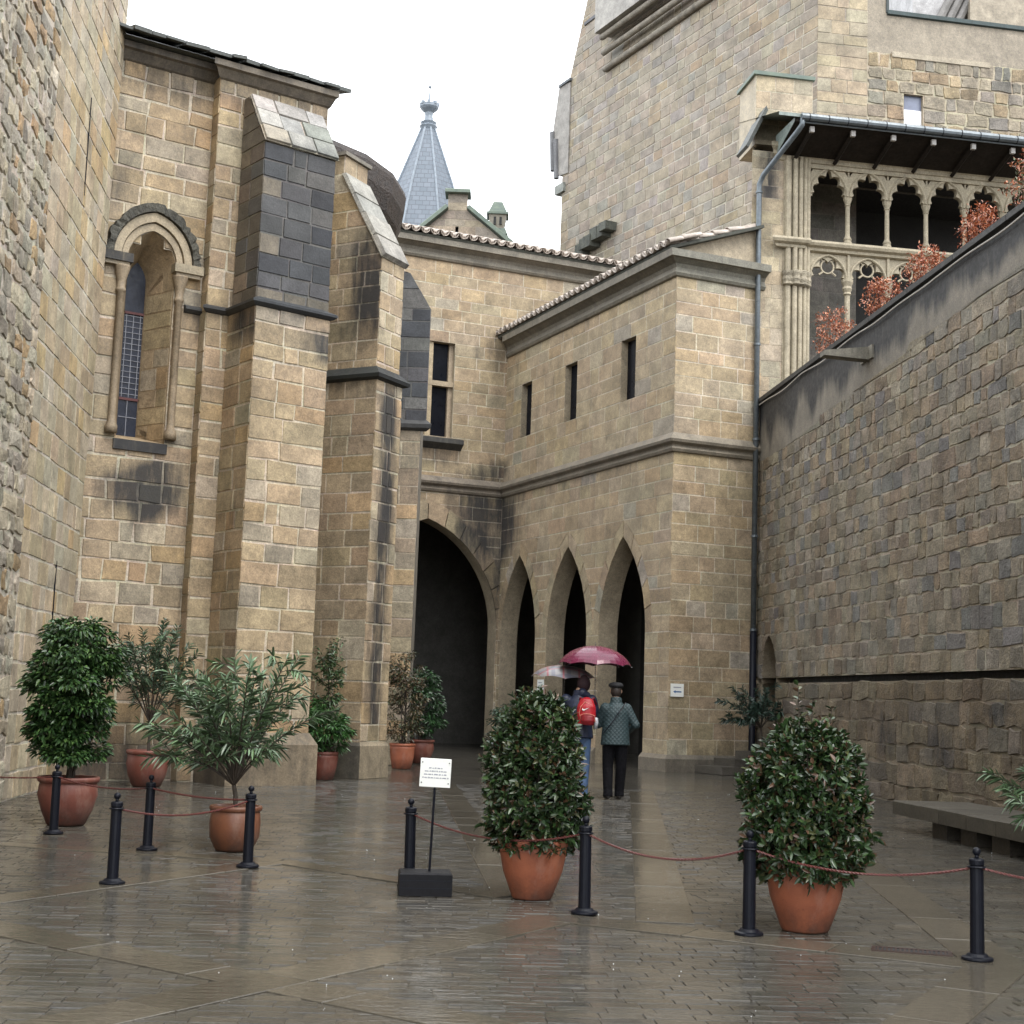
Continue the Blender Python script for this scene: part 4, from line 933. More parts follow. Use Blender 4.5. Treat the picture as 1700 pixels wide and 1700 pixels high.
# eave: boards rising outwards, rafter ends, gutter
M_WOOD = pmat('dark_eave_wood', (.020, .015, .012), .7, .4, 5, stretch=(1, 1, 1), spec=.2); M_ZINC = pmat('wet_zinc', (.13, .15, .165), .36, .3, 8, metal=.4); M_PALE = pmat('pale_rafter_end', (.42, .40, .38), .6, .2)
ev = MB(); q = [Lg.P(.32, 14.2, .0), Lg.P(8.8, 14.2, 0), Lg.P(8.8, 14.58, 1.2), Lg.P(.32, 14.58, 1.2)]
ev.add(q + [p + Vector((0, 0, .07)) for p in q], [(0, 1, 2, 3), (7, 6, 5, 4), (0, 4, 5, 1), (3, 2, 6, 7), (0, 3, 7, 4), (1, 5, 6, 2)])
ea = ev.build('eave', M_WOOD, lo)
M_ROOFE = pmat('mossy_eave_tiles', (.22, .26, .24), .35, .4, 9)
ev = MB(); quad(ev, Lg.P(-.1, 14.74, 1.27), Lg.P(8.8, 14.74, 1.27), Lg.P(8.8, 15.6, -1.6), Lg.P(-.1, 15.6, -1.6), None); quad(ev, Lg.P(-.1, 14.66, 1.27), Lg.P(8.8, 14.66, 1.27), Lg.P(8.8, 14.74, 1.27), Lg.P(-.1, 14.74, 1.27), None); quad(ev, Lg.P(.3, 14.7, -.0), Lg.P(.3, 14.2, 0), Lg.P(.3, 14.58, 1.2), Lg.P(.3, 14.66, 1.2), None); ev.build('eave_roof', M_ROOFE, lo)
for k in range(9):
    u = .75 + BW * k; m = MB()
    a, b = Lg.P(u, 14.14, .05), Lg.P(u, 14.47, 1.08); ax = (b - a).normalized(); sd = Lg.d
    m.tube([a, b], .055, 4); m.build('rafter', M_WOOD, ea)
    m = MB(); fbox(m, Lg, u - .05, u + .05, 14.40, 14.53, 1.06, 1.14); m.build('rafter_end', M_PALE, ea)
gt = MB(); gt.tube([Lg.P(.42, 14.66, 1.30), Lg.P(8.8, 14.66, 1.30)], .085, 10); gt.tube([Lg.P(.42, 14.56, 1.24), Lg.P(8.8, 14.56, 1.24)], .022, 6); gut = gt.build('gutter', M_ZINC, lo)
for k in range(18):
    m = MB(); u = .6 + .46 * k; m.tube([Lg.P(u - .008, 14.66, 1.30), Lg.P(u + .008, 14.66, 1.30)], .094, 10); m.build('gutter_strap', M_IRON, gut)
# block with coping above the pier and the sloping coping beside it
m = MB(); fbox(m, Lg, -.08, 1.34, 14.6, 16.3, -1.5, -.35, (.42, .36, .265, 0)); blk = m.build('parapet_block', M_SMOOTH, lo, tone=True)
mas = Masonry(blk); bf = Face(Lg.P(0, 0, -.35), Lg.d, (0, 0, 1), Lg.n)
cmb = mas.lay('p', bf, [[(-.08, 14.7), (1.34, 14.7), (1.34, 16.3), (-.08, 16.3)]], 14.7, 16.3, .36, (.45, .7), 95, PT, None, proud=.006, core_tone=(.44, .38, .29))
for it in mas.items: MB().add(it[2], it[3], it[4]).build('stone', M_STONE, blk, tone=True)
cmb.v = [tuple(Vector(p) + Lg.n * .001) for p in cmb.v]; cmb.build('mortar_face', M_MORTAR, blk, tone=True)
m = MB(); fbox(m, Lg, -.15, 1.38, 16.3, 16.39, -1.55, -.28); m.build('coping', M_MOSSY, blk)
m = MB(); a = [(-.46, 14.35), (-.40, 14.30), (.06, 15.25), (.02, 15.36)]; plate(m, Lg, a, [], -.6, .12); m.build('sloping_coping', M_SLATE, lo)
# ---------------- downpipe
dp = thing('drain_pipe', 'long grey zinc drain pipe with black iron foot in the corner', 'pipe', tuple(Lg.P(-.14, 0, .14)), world=True)
m = MB(); pts = [Lg.P(.46, 14.62, 1.28), Lg.P(.45, 14.48, 1.26), Lg.P(.40, 14.38, 1.15), Lg.P(-.08, 13.62, .24), Lg.P(-.14, 13.42, .14), Lg.P(-.14, 13.2, .14), Lg.P(-.14, 3.1, .14)]
m.tube(pts, .062, 12); m.build('pipe', M_ZINC, dp, smooth=True)
m = MB(); m.tube([Lg.P(-.14, 3.15, .14), Lg.P(-.14, .12, .14), Lg.P(-.14, .0, .2)], .075, 12); m.build('iron_foot', M_IRON, dp, smooth=True)
for z in (3.1, 5.2, 7.4, 9.6, 11.4, 13.2):
    m = MB(); m.lathe([(.07, z), (.082, z + .01), (.082, z + .05), (.07, z + .06)], 12, Matrix.Translation(Lg.P(-.14, 0, .14))); m.build('pipe_clamp', M_ZINC, dp)

# ================================================================ garden wall on the right
gw = thing('garden_wall', 'high weathered stone wall running along the right side', 'wall', (6.2, 26, 0), world=True)
mas = Masonry(gw)
GW = vface(L0.x, L0.y, 174.5, side=(-1, 0, 0))
WT = pick([(4, (.250, .210, .152)), (3, (.230, .204, .162)), (2.0, (.258, .203, .138)), (1.3, (.190, .180, .165)), (1, (.195, .153, .105)), (.8, (.29, .248, .185))], .12)
WT2 = pick([(4, (.175, .138, .092)), (2, (.155, .13, .10)), (2, (.15, .113, .072)), (1, (.195, .158, .105))], .12)
niche = arch_hole(1.0, .58, 2.1, 3.0, -.2)
stg = blob((4, 6.9, 4.5, .8, .35), (9, 1.2, 7, .5, .35), (1, 3, .8, 3, .15), (8.2, 1.0, .8, .5, .6), (10.5, .9, .9, .5, .6), (12.5, 1.5, .6, .3, .6), (13.6, .8, .8, .4, .6))
wg = mas.lay('wall', GW, [[(0, 2.07), (21, 2.07), (21, 7.72), (13.5, 7.6), (2, 6.95), (0, 6.95)], niche], 2.07, 7.72, .27, (.25, .58), 101, WT, stg, proud=.016, gap=.009, bev=.010, jit=.022, rough=True, bulge=.002, mat=M_RUBBLE, core_tone=(.39, .345, .27), forced=(3.0, 6.95))
wg = mas.lay('wall', GW, [[(0, 0), (21, 0), (21, 1.95), (0, 1.95)], niche], 0, 1.95, .34, (.35, .85), 102, WT2, stg, proud=.022, gap=.010, bev=.016, jit=.034, rough=True, bulge=.004, mat=M_RUBBLE, core=wg, core_tone=(.215, .18, .13))
# recessed dark bed joint, smooth rendered top zone, returns
quad(wg, GW.P(0, 1.95, -.30), GW.P(26, 1.95, -.30), GW.P(26, 2.07, -.30), GW.P(0, 2.07, -.30), (.05, .045, .035, .4))
quad(wg, GW.P(0, 1.95, 0), GW.P(26, 1.95, 0), GW.P(26, 1.95, -.3), GW.P(0, 1.95, -.3), (.10, .085, .06, .2)); quad(wg, GW.P(0, 2.07, 0), GW.P(26, 2.07, 0), GW.P(26, 2.07, -.3), GW.P(0, 2.07, -.3), (.1, .085, .06, .2))
quad(wg, GW.P(21, 0), GW.P(40, 0), GW.P(40, 7.72), GW.P(21, 7.72), (.22, .19, .14, 0))
reveal(wg, GW, niche[1:] + niche[:1], .5, (.22, .18, .125, 0), closed=False); quad(wg, GW.P(.4, 0, -.5), GW.P(1.6, 0, -.5), GW.P(1.6, 3.1, -.5), GW.P(.4, 3.1, -.5), (.13, .10, .07, .15))
rz = MB(); nu, nw = 110, 6; V = []; C = []; rr = random.Random(6); drip = [max(0, rr.gauss(.55 if i < 62 else .40, .45)) for i in range(nu + 1)]
drip = [(drip[max(0, i - 1)] + 2 * d + drip[min(nu, i + 1)]) / 4 for i, d in enumerate(drip)]
for j in range(nw + 1):
    for i in range(nu + 1):
        u, t = 26 * i / nu, j / nw; zl = 6.95 + .0565 * min(11.6, max(0, u - 2)); V.append(GW.P(u, zl - .02 + (8.30 - zl) * t, .014)); C.append((.20, .178, .145, min(.85, max(0, 1.6 * (t - .42 + .62 * drip[i])))))
rz.add(V, [(j * (nu + 1) + i, j * (nu + 1) + i + 1, (j + 1) * (nu + 1) + i + 1, (j + 1) * (nu + 1) + i) for j in range(nw) for i in range(nu)], C)
pw_ = wg.build('wall_core', M_MORTAR, gw, tone=True); rz.build('rendered_band', M_SMOOTH, pw_, tone=True)
mas.finish({'wall': pw_})
for k in range(14):
    a, b = 26 * k / 14 + .01, 26 * (k + 1) / 14 - .01; m = MB(); fbox(m, GW, a, b, 8.28, 8.37, -.55, .09, (.045, .043, .04, .3)); m.build('coping_stone', M_SMOOTH, gw, tone=True)
m = MB(); fbox(m, GW, 6.9, 7.5, 7.62, 7.86, 0, .05, (.2, .185, .15, .2)); plate(m, Face(GW.P(7.2, 0, 0), GW.n, (0, 0, 1), GW.d), [(0, 7.62), (.85, 7.66), (.85, 7.75), (0, 7.86)], [], -.13, .13, (.19, .175, .14, .35)); m.build('water_spout', M_SMOOTH, gw, tone=True)
cb = MB(); cb.tube([GW.P(u, 8.22 + .018 * sin(u * 2.3) - .03 * abs(sin(u * .9)), .07) for u in np.linspace(.1, 24, 130)], .013, 6)
M_CABLE = pmat('pale_cable', (.55, .52, .48), .5, .2); tag(cb.build('cable', M_CABLE), 'thin pale cable sagging just below the garden wall coping', 'cable')
m = MB(); t = [GW.P(0, 8.0, -.5), GW.P(30, 8.0, -.5), GW.P(30, 8.0, -9), GW.P(0, 8.0, -9)]; quad(m, *t, None); tr_ = m.build('terrace', pmat('terrace_soil', (.07, .055, .04), .9, .3)); tr_['kind'] = 'structure'

# ================================================================ steps, bench, drain grate
sg = thing('stone_steps', 'low dark stone steps in the back corner beside the drain pipe', 'steps', tuple(Fr.P(1.4, 0, .5)), world=True)
for k, (u0, u1, h, z0, z1) in enumerate(((.62, 2.3, 1.0, 0, .16), (1.1, 2.3, .75, .16, .32), (1.65, 2.3, .5, .32, .48))):
    n = 3 - k
    for i in range(n):
        a, b = u0 + (u1 - u0) * i / n + .005, u0 + (u1 - u0) * (i + 1) / n - .005
        m = MB(); q = [(a, .11), (b, .11), (b, h), (a + (.12 if i == 0 else 0), h)]
        V = [Fr.P(u, z, hh) for z in (z0, z1) for u, hh in q]; m.add(V, [(3, 2, 1, 0), (4, 5, 6, 7), (0, 1, 5, 4), (1, 2, 6, 5), (2, 3, 7, 6), (3, 0, 4, 7)], (.095, .085, .07, .1)); m.build('step_stone', M_SMOOTH, sg, tone=True)
bn = thing('stone_bench', 'long low stone bench on dark blocks beside the right wall', 'bench', (5.1, 16.5, 0), radians(-83.6))
rb = random.Random(2); x = -1.9
while x < 7.5:
    w = rb.uniform(.55, .85); m = MB(); k = rb.uniform(.85, 1.12); m.cbox(x + .004, x + w - .004, 0.0, 1.0, .19, .36 + rb.uniform(-.004, .004), .012, (.062 * k, .054 * k, .040 * k, .05)); m.build('seat_slab', M_SMOOTH, bn, tone=True); x += w
for i in range(11):
    m = MB(); x = -1.0 + i * .8; m.cbox(x, x + .42, .14, .85, -.01, .19, .01, (.06, .052, .042, .2)); m.build('foot_block', M_SMOOTH, bn, tone=True)
dg = thing('drain_grate', 'rusty iron drain grate in the wet paving at the right', 'drain grate', (2.55, 9.15, 0), radians(-15))
M_RUST = pmat('rusty_iron', (.035, .018, .014), .5, .4, 25, spec=.3)
m = MB(); m.box(-.24, .24, -.085, -.06, -.01, .009); m.box(-.24, .24, .06, .085, -.01, .009); m.box(-.24, -.215, -.06, .06, -.01, .009); m.box(.215, .24, -.06, .06, -.01, .009); m.build('frame', M_RUST, dg)
m = MB(); m.box(-.22, .22, -.065, .065, -.013, .0052); m.build('pit', M_GLASSH, dg)
for i in range(16):
    m = MB(); x = -.2 + i * .0267; m.box(x - .006, x + .006, -.06, .06, -.005, .010, None, Matrix.Rotation(0, 4, 'Z')); m.build('bar', M_RUST, dg)

# ================================================================ stanchions, ropes, signs
def stanchion_parts(root):
    m = MB(); m.lathe([(.092, 0), (.095, .008), (.092, .018), (.07, .024), (.055, .04)], 20); m.build('base', M_IRON, root, smooth=False)
    m = MB(); m.lathe([(.043, .02), (.040, .555), (.045, .56), (.046, .585), (.042, .592), (.030, .597)], 16); m.build('post', M_IRON, root, smooth=False)
    m = MB(); m.lathe([(.012, .595), (.013, .613)] + [(max(.002, .026 * sin(t)), .636 - .026 * cos(t)) for t in np.linspace(.5, pi, 9)], 14); m.build('knob', M_IRON, root, smooth=True)
    m = MB(); m.tube([(.05 * cos(t) + 0, .05 * sin(t), .545) for t in np.linspace(0, 2 * pi, 17)], .006, 6); m.build('rope_ring', M_IRON, root)
ST = [((-4.33, 14.30), 'black iron stanchion in front of the big bushy green pot plant at far left'), ((-2.85, 10.93), 'front left black stanchion standing alone on open wet paving'),
      ((-3.15, 13.19), 'black stanchion behind the front left one, before the far oleander pot'), ((-2.08, 12.22), 'black stanchion hiding the right side of the glazed oleander pot'),
      ((-.69, 11.38), 'black stanchion rising behind the black sign base'), ((.595, 10.25), 'black stanchion just right of the middle round laurel pot'),
      ((1.62, 9.58), 'black stanchion just left of the large right laurel pot'), ((2.88, 8.92), 'nearest black stanchion at the right beside the drain grate'),
      ((4.1, 8.3), 'black stanchion past the right edge, holding the last rope')]
rs = random.Random(4); proto = None; tops = []
for (x, y), lab in ST:
    r = thing('stanchion', lab, 'stanchion', (x, y, .004), rs.uniform(0, 3), 'stanchions of the rope barrier')
    r.rotation_euler = (rs.uniform(-.02, .02), rs.uniform(-.02, .02), r.rotation_euler.z)
    if proto is None: stanchion_parts(r); proto = r; kids = list(r.children)
    else:
        for c in kids: q = c.copy(); COL.objects.link(q); q.parent = r
    tops.append(Vector((x, y, .55)))
M_ROPE = pmat('wet_red_rope', (.105, .026, .022), .45, .3, 60, bump=.4, dist=.002)
def rope(a, b, sag, lab):
    m = MB(); n = 48; L = (b - a).length
    base = [a.lerp(b, t) - Vector((0, 0, sag * 4 * t * (1 - t))) for t in np.linspace(0, 1, n * 2)]
    for ph in (0, pi):
        pts = []
        for i, p in enumerate(base):
            s = i / (len(base) - 1) * L; an = s * 2 * pi / .05 + ph; pts.append(p + Vector((0, cos(an), sin(an))) * .0042)
        m.tube(pts, .0056, 5)
    tag(m.build('rope', M_ROPE), lab, 'rope', 'ropes of the barrier')
rope(Vector((-6.2, 15.2, .60)), tops[0], .07, 'red rope running from the left edge to the leftmost stanchion')
rope(tops[0], tops[2], .05, 'red rope between the leftmost stanchion and the one right of it')
rope(tops[2], tops[3], .03, 'red rope behind, leading to the stanchion at the glazed pot')
rope(tops[1], tops[3], .085, 'red rope between the two front left stanchions')
rope(tops[4], tops[5], .115, 'red rope across the middle laurel pot'); rope(tops[5], tops[6], .12, 'red rope sagging over open paving right of the middle pot')
rope(tops[6], tops[7], .10, 'red rope passing before the large right laurel pot'); rope(tops[7], tops[8], .07, 'red rope leaving the picture at the right edge')
sn = thing('sign_stand', 'small white notice on a thin pole in a black block', 'sign', (-.55, 10.98, .004), radians(6))
M_BLK = pmat('black_painted_block', (.006, .006, .008), .55, .3, 20, spec=.2); M_SIGN = pmat('white_sign_board', (.78, .79, .76), .35, .05); M_INK = pmat('grey_ink', (.30, .31, .36), .6, .1); M_BLUEI = pmat('blue_arrow_ink', (.02, .10, .28), .5, .1)
m = MB(); m.cbox(-.195, .195, -.14, .14, 0, .165, .012); m.build('base', M_BLK, sn)
for zz in (.055, .11):
    m = MB(); m.box(-.1965, .1965, -.1415, .1415, zz - .003, zz + .003); m.build('base_joint', M_IRON, sn)
m = MB(); m.tube([(.03, 0, .16), (.045, -.01, .80)], .009, 8); m.build('pole', M_IRON, sn)
sb = MB(); T = Matrix.Translation((.045, -.02, .885)) @ Matrix.Rotation(radians(1.5), 4, 'Y') @ Matrix.Rotation(radians(-6), 4, 'Z')
sb.cbox(-.115, .115, -.006, .006, -.105, .105, .003, None, T); board = sb.build('board', M_SIGN, sn)
rk = random.Random(12)
for i, (z, w0, w1) in enumerate(((.035, -.05, .05), (.012, -.08, .085), (-.012, -.085, .085), (-.036, -.095, .10))):
    x = w0; pr = MB()
    while x < w1:
        w = min(rk.uniform(.008, .03), w1 - x); pr.box(x, x + w, -.0072, -.006, z - .005, z + .005 * rk.uniform(.4, 1), None, T); x += w + rk.uniform(.004, .008)
    pr.build('print_line', M_INK, board)
for sx in (-1, 1):
    for sz in (-1, 1):
        m = MB(); m.box(sx * .1 - .004, sx * .1 + .004, -.009, -.006, sz * .075 - .004, sz * .075 + .004, None, T); m.build('screw', M_IRON, board)
def wall_sign(face, u0, u1, z0, z1, lab):
    m = MB(); fbox(m, face, u0, u1, z0, z1, .012, .035); b = tag(m.build('wall_sign', M_SIGN), lab, 'sign', 'direction signs on the arcade')
    w, h = u1 - u0, z1 - z0; sgn = -1 if not face.flip else 1
    m = MB(); fbox(m, face, u0 + .2 * w, u1 - .2 * w, z0 + .68 * h, z0 + .76 * h, .035, .0365); m.build('print_line', M_INK, b)
    pts = [(.18, .38), (.36, .50), (.36, .43), (.82, .43), (.82, .33), (.36, .33), (.36, .26)]
    if face.flip: pts = [(1 - x, y) for x, y in pts]
    m = MB(); plate(m, face, [(u0 + x * w, z0 + y * h) for x, y in pts], [], .035, .037); m.build('arrow', M_BLUEI, b)
wall_sign(Fr, .04, .36, 1.60, 1.88, 'white sign with blue arrow on the end wall right of the arches')
wall_sign(S, 6.22, 6.58, 1.66, 1.94, 'white sign with blue arrow on the pier between the arches, left of the umbrellas')
# ================================================================ potted plants
M_LEAF = None
def leaf_mat(name, rough, coat):
    m, nt, b = _nt(name)
    at = _n(nt, 'ShaderNodeAttribute', attribute_name='tone'); geo = _n(nt, 'ShaderNodeNewGeometry')
    f = _noise(nt, 18, 3, .6, geo.outputs['Position'])
    kc = _n(nt, 'ShaderNodeCombineColor'); k = _ramp(nt, f, .3, .7, .75, 1.25)
    for i in range(3): nt.links.new(k, kc.inputs[i])
    nt.links.new(_mix(nt, 1.0, at.outputs['Color'], kc.outputs[0], 'MULTIPLY'), b.inputs['Base Color'])
    b.inputs['Roughness'].default_value = rough; b.inputs['Specular IOR Level'].default_value = .5
    b.inputs['Coat Weight'].default_value = coat; b.inputs['Coat Roughness'].default_value = .15
    return m
M_GLOSSY = leaf_mat('wet_laurel_leaf', .38, .2); M_MATTE = leaf_mat('wet_soft_leaf', .42, .3)
M_BARK = pmat('wet_bark', (.05, .038, .028), .7, .3, 30); M_SOIL = pmat('wet_soil', (.022, .017, .013), .8, .3, 30)
def leaves(name, pts, dirs, L, W, cols, mat, parent, seed, droop=.15, fold=.25, ups=None):
    """one mesh of folded pointed leaves"""
    r = np.random.default_rng(seed); pts = np.asarray(pts); d = np.asarray(dirs); n = len(pts)
    d = d / np.linalg.norm(d, axis=1, keepdims=True)
    up = (np.tile([0, 0, 1.], (n, 1)) if ups is None else np.asarray(ups)) + r.normal(0, .45, (n, 3)); s = np.cross(d, up); s /= np.linalg.norm(s, axis=1, keepdims=True) + 1e-9
    nr = np.cross(s, d); Ls = L * r.uniform(.65, 1.25, n)[:, None]; Ws = W * r.uniform(.75, 1.2, n)[:, None]
    dz = np.array([0, 0, -1.]) * droop * Ls
    P = lambda a, b, c, e: pts + d * Ls * a + s * Ws * b + nr * Ws * c + dz * e
    V = np.stack([P(0, 0, 0, 0), P(.33, .46, fold, .1), P(.7, .36, fold * .8, .5), P(1, 0, 0, 1), P(.7, -.36, fold * .8, .5), P(.33, -.46, fold, .1)], 1).reshape(-1, 3)
    i = np.arange(n)[:, None] * 6; Fs = np.concatenate([i + [0, 1, 2, 3], i + [0, 3, 4, 5]], 1).reshape(-1, 4)
    me = bpy.data.meshes.new(name); me.vertices.add(len(V)); me.vertices.foreach_set('co', V.ravel())
    me.loops.add(Fs.size); me.loops.foreach_set('vertex_index', Fs.ravel()); me.polygons.add(len(Fs))
    me.polygons.foreach_set('loop_start', np.arange(len(Fs)) * 4)
    cc = np.asarray(cols)[r.choice(len(cols), n, p=None)] * r.uniform(.7, 1.3, (n, 1))
    C = np.concatenate([cc, np.zeros((n, 1))], 1); C = np.repeat(C, 6, 0).astype(np.float32)
    me.update(calc_edges=True); a = me.attributes.new('tone', 'FLOAT_COLOR', 'POINT'); a.data.foreach_set('color', C.ravel())
    me.materials.append(mat); o = bpy.data.objects.new(name, me); COL.objects.link(o); o.parent = parent; o['kind'] = 'stuff'
    return o
def pot_mat(name, col, col2, rough):
    m, nt, b = _nt(name); tc = _n(nt, 'ShaderNodeTexCoord').outputs['Object']
    n1 = _noise(nt, 5, 5, .7, tc); n2 = _noise(nt, 6, 5, .75, tc, (1, 1, .3)); n3 = _noise(nt, 60, 3, .6, tc)
    c = _mix(nt, _ramp(nt, n1, .3, .7, 0, 1), col, col2)
    c = _mix(nt, _ramp(nt, n2, .52, .78, 0, .3), c, (.42, .33, .27))
    z = _n(nt, 'ShaderNodeSeparateXYZ'); nt.links.new(tc, z.inputs[0])
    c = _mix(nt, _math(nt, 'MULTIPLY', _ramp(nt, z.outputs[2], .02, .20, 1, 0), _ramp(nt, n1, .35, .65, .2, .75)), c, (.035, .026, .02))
    c = _mix(nt, _ramp(nt, n3, .62, .75, 0, .5), c, tuple(q * .45 for q in col2))
    nt.links.new(c, b.inputs['Base Color']); nt.links.new(_ramp(nt, n2, .3, .7, rough, rough + .3), b.inputs['Roughness']); _bump(nt, b, _math(nt, 'ADD', n3, n1), .25, .006)
    return m
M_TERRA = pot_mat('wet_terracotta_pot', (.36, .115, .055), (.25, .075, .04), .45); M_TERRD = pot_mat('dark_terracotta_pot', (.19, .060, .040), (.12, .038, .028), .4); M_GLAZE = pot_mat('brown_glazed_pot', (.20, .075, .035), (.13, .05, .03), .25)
def pot(root, r_top, r_bot, h, mat, style=0):
    if style == 0: pr = [(r_bot * .95, 0), (r_bot, .012), (r_bot + (r_top - r_bot) * .62, h * .45), (r_top * .955, h * .80), (r_top * .965, h * .90)]
    else: pr = [(r_bot * .92, 0), (r_bot, .02), (r_bot * 1.28, h * .3), (r_top * .98, h * .62), (r_top * .93, h * .88)]
    m = MB(); m.lathe(pr + [(r_top * .9, h * .9)], 28); m.build('pot', mat, root, smooth=True)
    m = MB(); m.lathe([(r_top * .95, h * .88), (r_top, h * .90), (r_top * 1.02, h * .95), (r_top, h), (r_top * .88, h), (r_top * .87, h * .88)], 28, cap=False); m.build('rim', mat, root, smooth=True)
    m = MB(); m.lathe([(r_top * .9, h * .89), (.01, h * .92)], 20); m.build('soil', M_SOIL, root)
def shell(r, n, shape, inner=.5):
    """points in the outer part of a lumpy round crown; shape(z01) gives the radius profile"""
    z = r.uniform(0, 1, n * 3); w = np.array([shape(q) for q in z]); keep = r.uniform(0, w.max(), n * 3) < w; z = z[keep][:n]; w = w[keep][:n]; n = len(z)
    a = r.uniform(0, 2 * pi, n); q = r.uniform(inner ** 2, 1, n) ** .5
    lump = 1 + .08 * np.sin(3 * a + 9 * z) + .06 * np.sin(7 * a - 13 * z) + .04 * np.sin(11 * a + 23 * z)
    return np.stack([np.cos(a) * w * q * lump, np.sin(a) * w * q * lump, z], 1)
LAUREL = [(.018, .042, .011), (.026, .056, .016), (.015, .034, .011), (.038, .078, .022), (.020, .043, .013), (.026, .05, .022), (.085, .045, .025), (.055, .062, .02), (.035, .068, .02)]
def laurel(x, y, pr, pb, ph, Rw, z0, z1, n, seed, lab, sprigs=(), rz=0, pale=0, top=3.0):
    root = thing('potted_laurel', lab, 'potted plant', (x, y, .004), rz, 'round laurels in terracotta pots'); r = np.random.default_rng(seed)
    pot(root, pr, pb, ph, M_TERRA)
    prof = lambda q: Rw * (max(.02, 1 - abs((q - .3) / .72) ** top)) ** .5 * (1.0 if q > .12 else .82 + 1.5 * q)
    sh_ = shell(r, n, prof, .58); H = z1 - z0; P = []; D = []; UPS = []
    for px, py, q in sh_:
        base = np.array([px, py, z0 + q * H]); ax = np.array([px, py, (q - .35) * H * .9 + .12]); ax /= np.linalg.norm(ax) + 1e-6; ax += r.normal(0, .35, 3)
        for k in range(8):
            an = k * 2.4 + r.uniform(0, 6); t = r.normal(0, 1, 3); t -= ax * t.dot(ax) / ax.dot(ax); t /= np.linalg.norm(t) + 1e-6
            P.append(base + ax * (.006 * k)); D.append(t * (1.0 - .05 * k) + ax * (.10 + .09 * k) + np.array([0, 0, .12])); UPS.append(ax)
    inn = shell(r, n // 3, lambda q: prof(q) * .62, .2)
    for px, py, q in inn:
        P.append(np.array([px, py, z0 + q * H])); D.append(r.normal(0, 1, 3)); UPS.append(r.normal(0, 1, 3))
    cols = LAUREL + [(.07, .09, .05)] * pale
    for sx, sy, sz0, sz1 in sprigs:
        for k in range(26):
            t = k / 25; b = np.array([sx * (0.7 + .3 * t), sy, sz0 + (sz1 - sz0) * t]); P.append(b + r.normal(0, .01, 3)); D.append(np.array([*r.normal(0, 1, 2), .6])); UPS.append(np.array([0, 0, 1.]))
    br = MB(); rr = random.Random(seed)
    for k in range(14):
        a = rr.uniform(0, 6.28); e = Vector((cos(a) * Rw * .7, sin(a) * Rw * .7, z0 + H * rr.uniform(.35, .9))); br.tube([(cos(a) * .04, sin(a) * .04, ph * .9), (e.x * .45, e.y * .45, (ph + e.z) / 2), e], [.012, .009, .004], 5)
    for sx, sy, sz0, sz1 in sprigs: br.tube([(sx * .5, sy * .5, z0 + H * .4), (sx * .75, sy, sz0), (sx, sy, sz1)], [.007, .005, .003], 5)
    br.build('stems', M_BARK, root); leaves('foliage', P, D, .060, .029, cols, M_GLOSSY, root, seed, .1, ups=UPS)
laurel(.245, 10.95, .262, .150, 0.43, .335, .38, 1.47, 1400, 1, 'middle clipped laurel in a terracotta pot, right of the white notice', pale=1, top=2.5, sprigs=((-.06, 0, 1.3, 1.53), (.02, .03, 1.3, 1.55), (-.12, 0, 1.28, 1.48), (.09, 0, 1.25, 1.46)))
laurel(2.04, 9.86, .278, .160, .47, .39, .37, 1.32, 1500, 2, 'large right laurel with stray top sprigs in a terracotta pot', sprigs=((-.06, 0, 1.15, 1.60), (.05, .05, 1.15, 1.52), (.17, 0, 1.1, 1.47), (-.2, 0, 1.1, 1.36), (.0, .1, 1.1, 1.42), (.1, -.05, 1.1, 1.36), (-.12, -.1, 1.1, 1.34), (.24, .05, 1.05, 1.3)), top=2.6)
OLE = [(.09, .15, .075), (.12, .19, .10), (.07, .12, .058), (.14, .205, .12), (.10, .17, .07)]
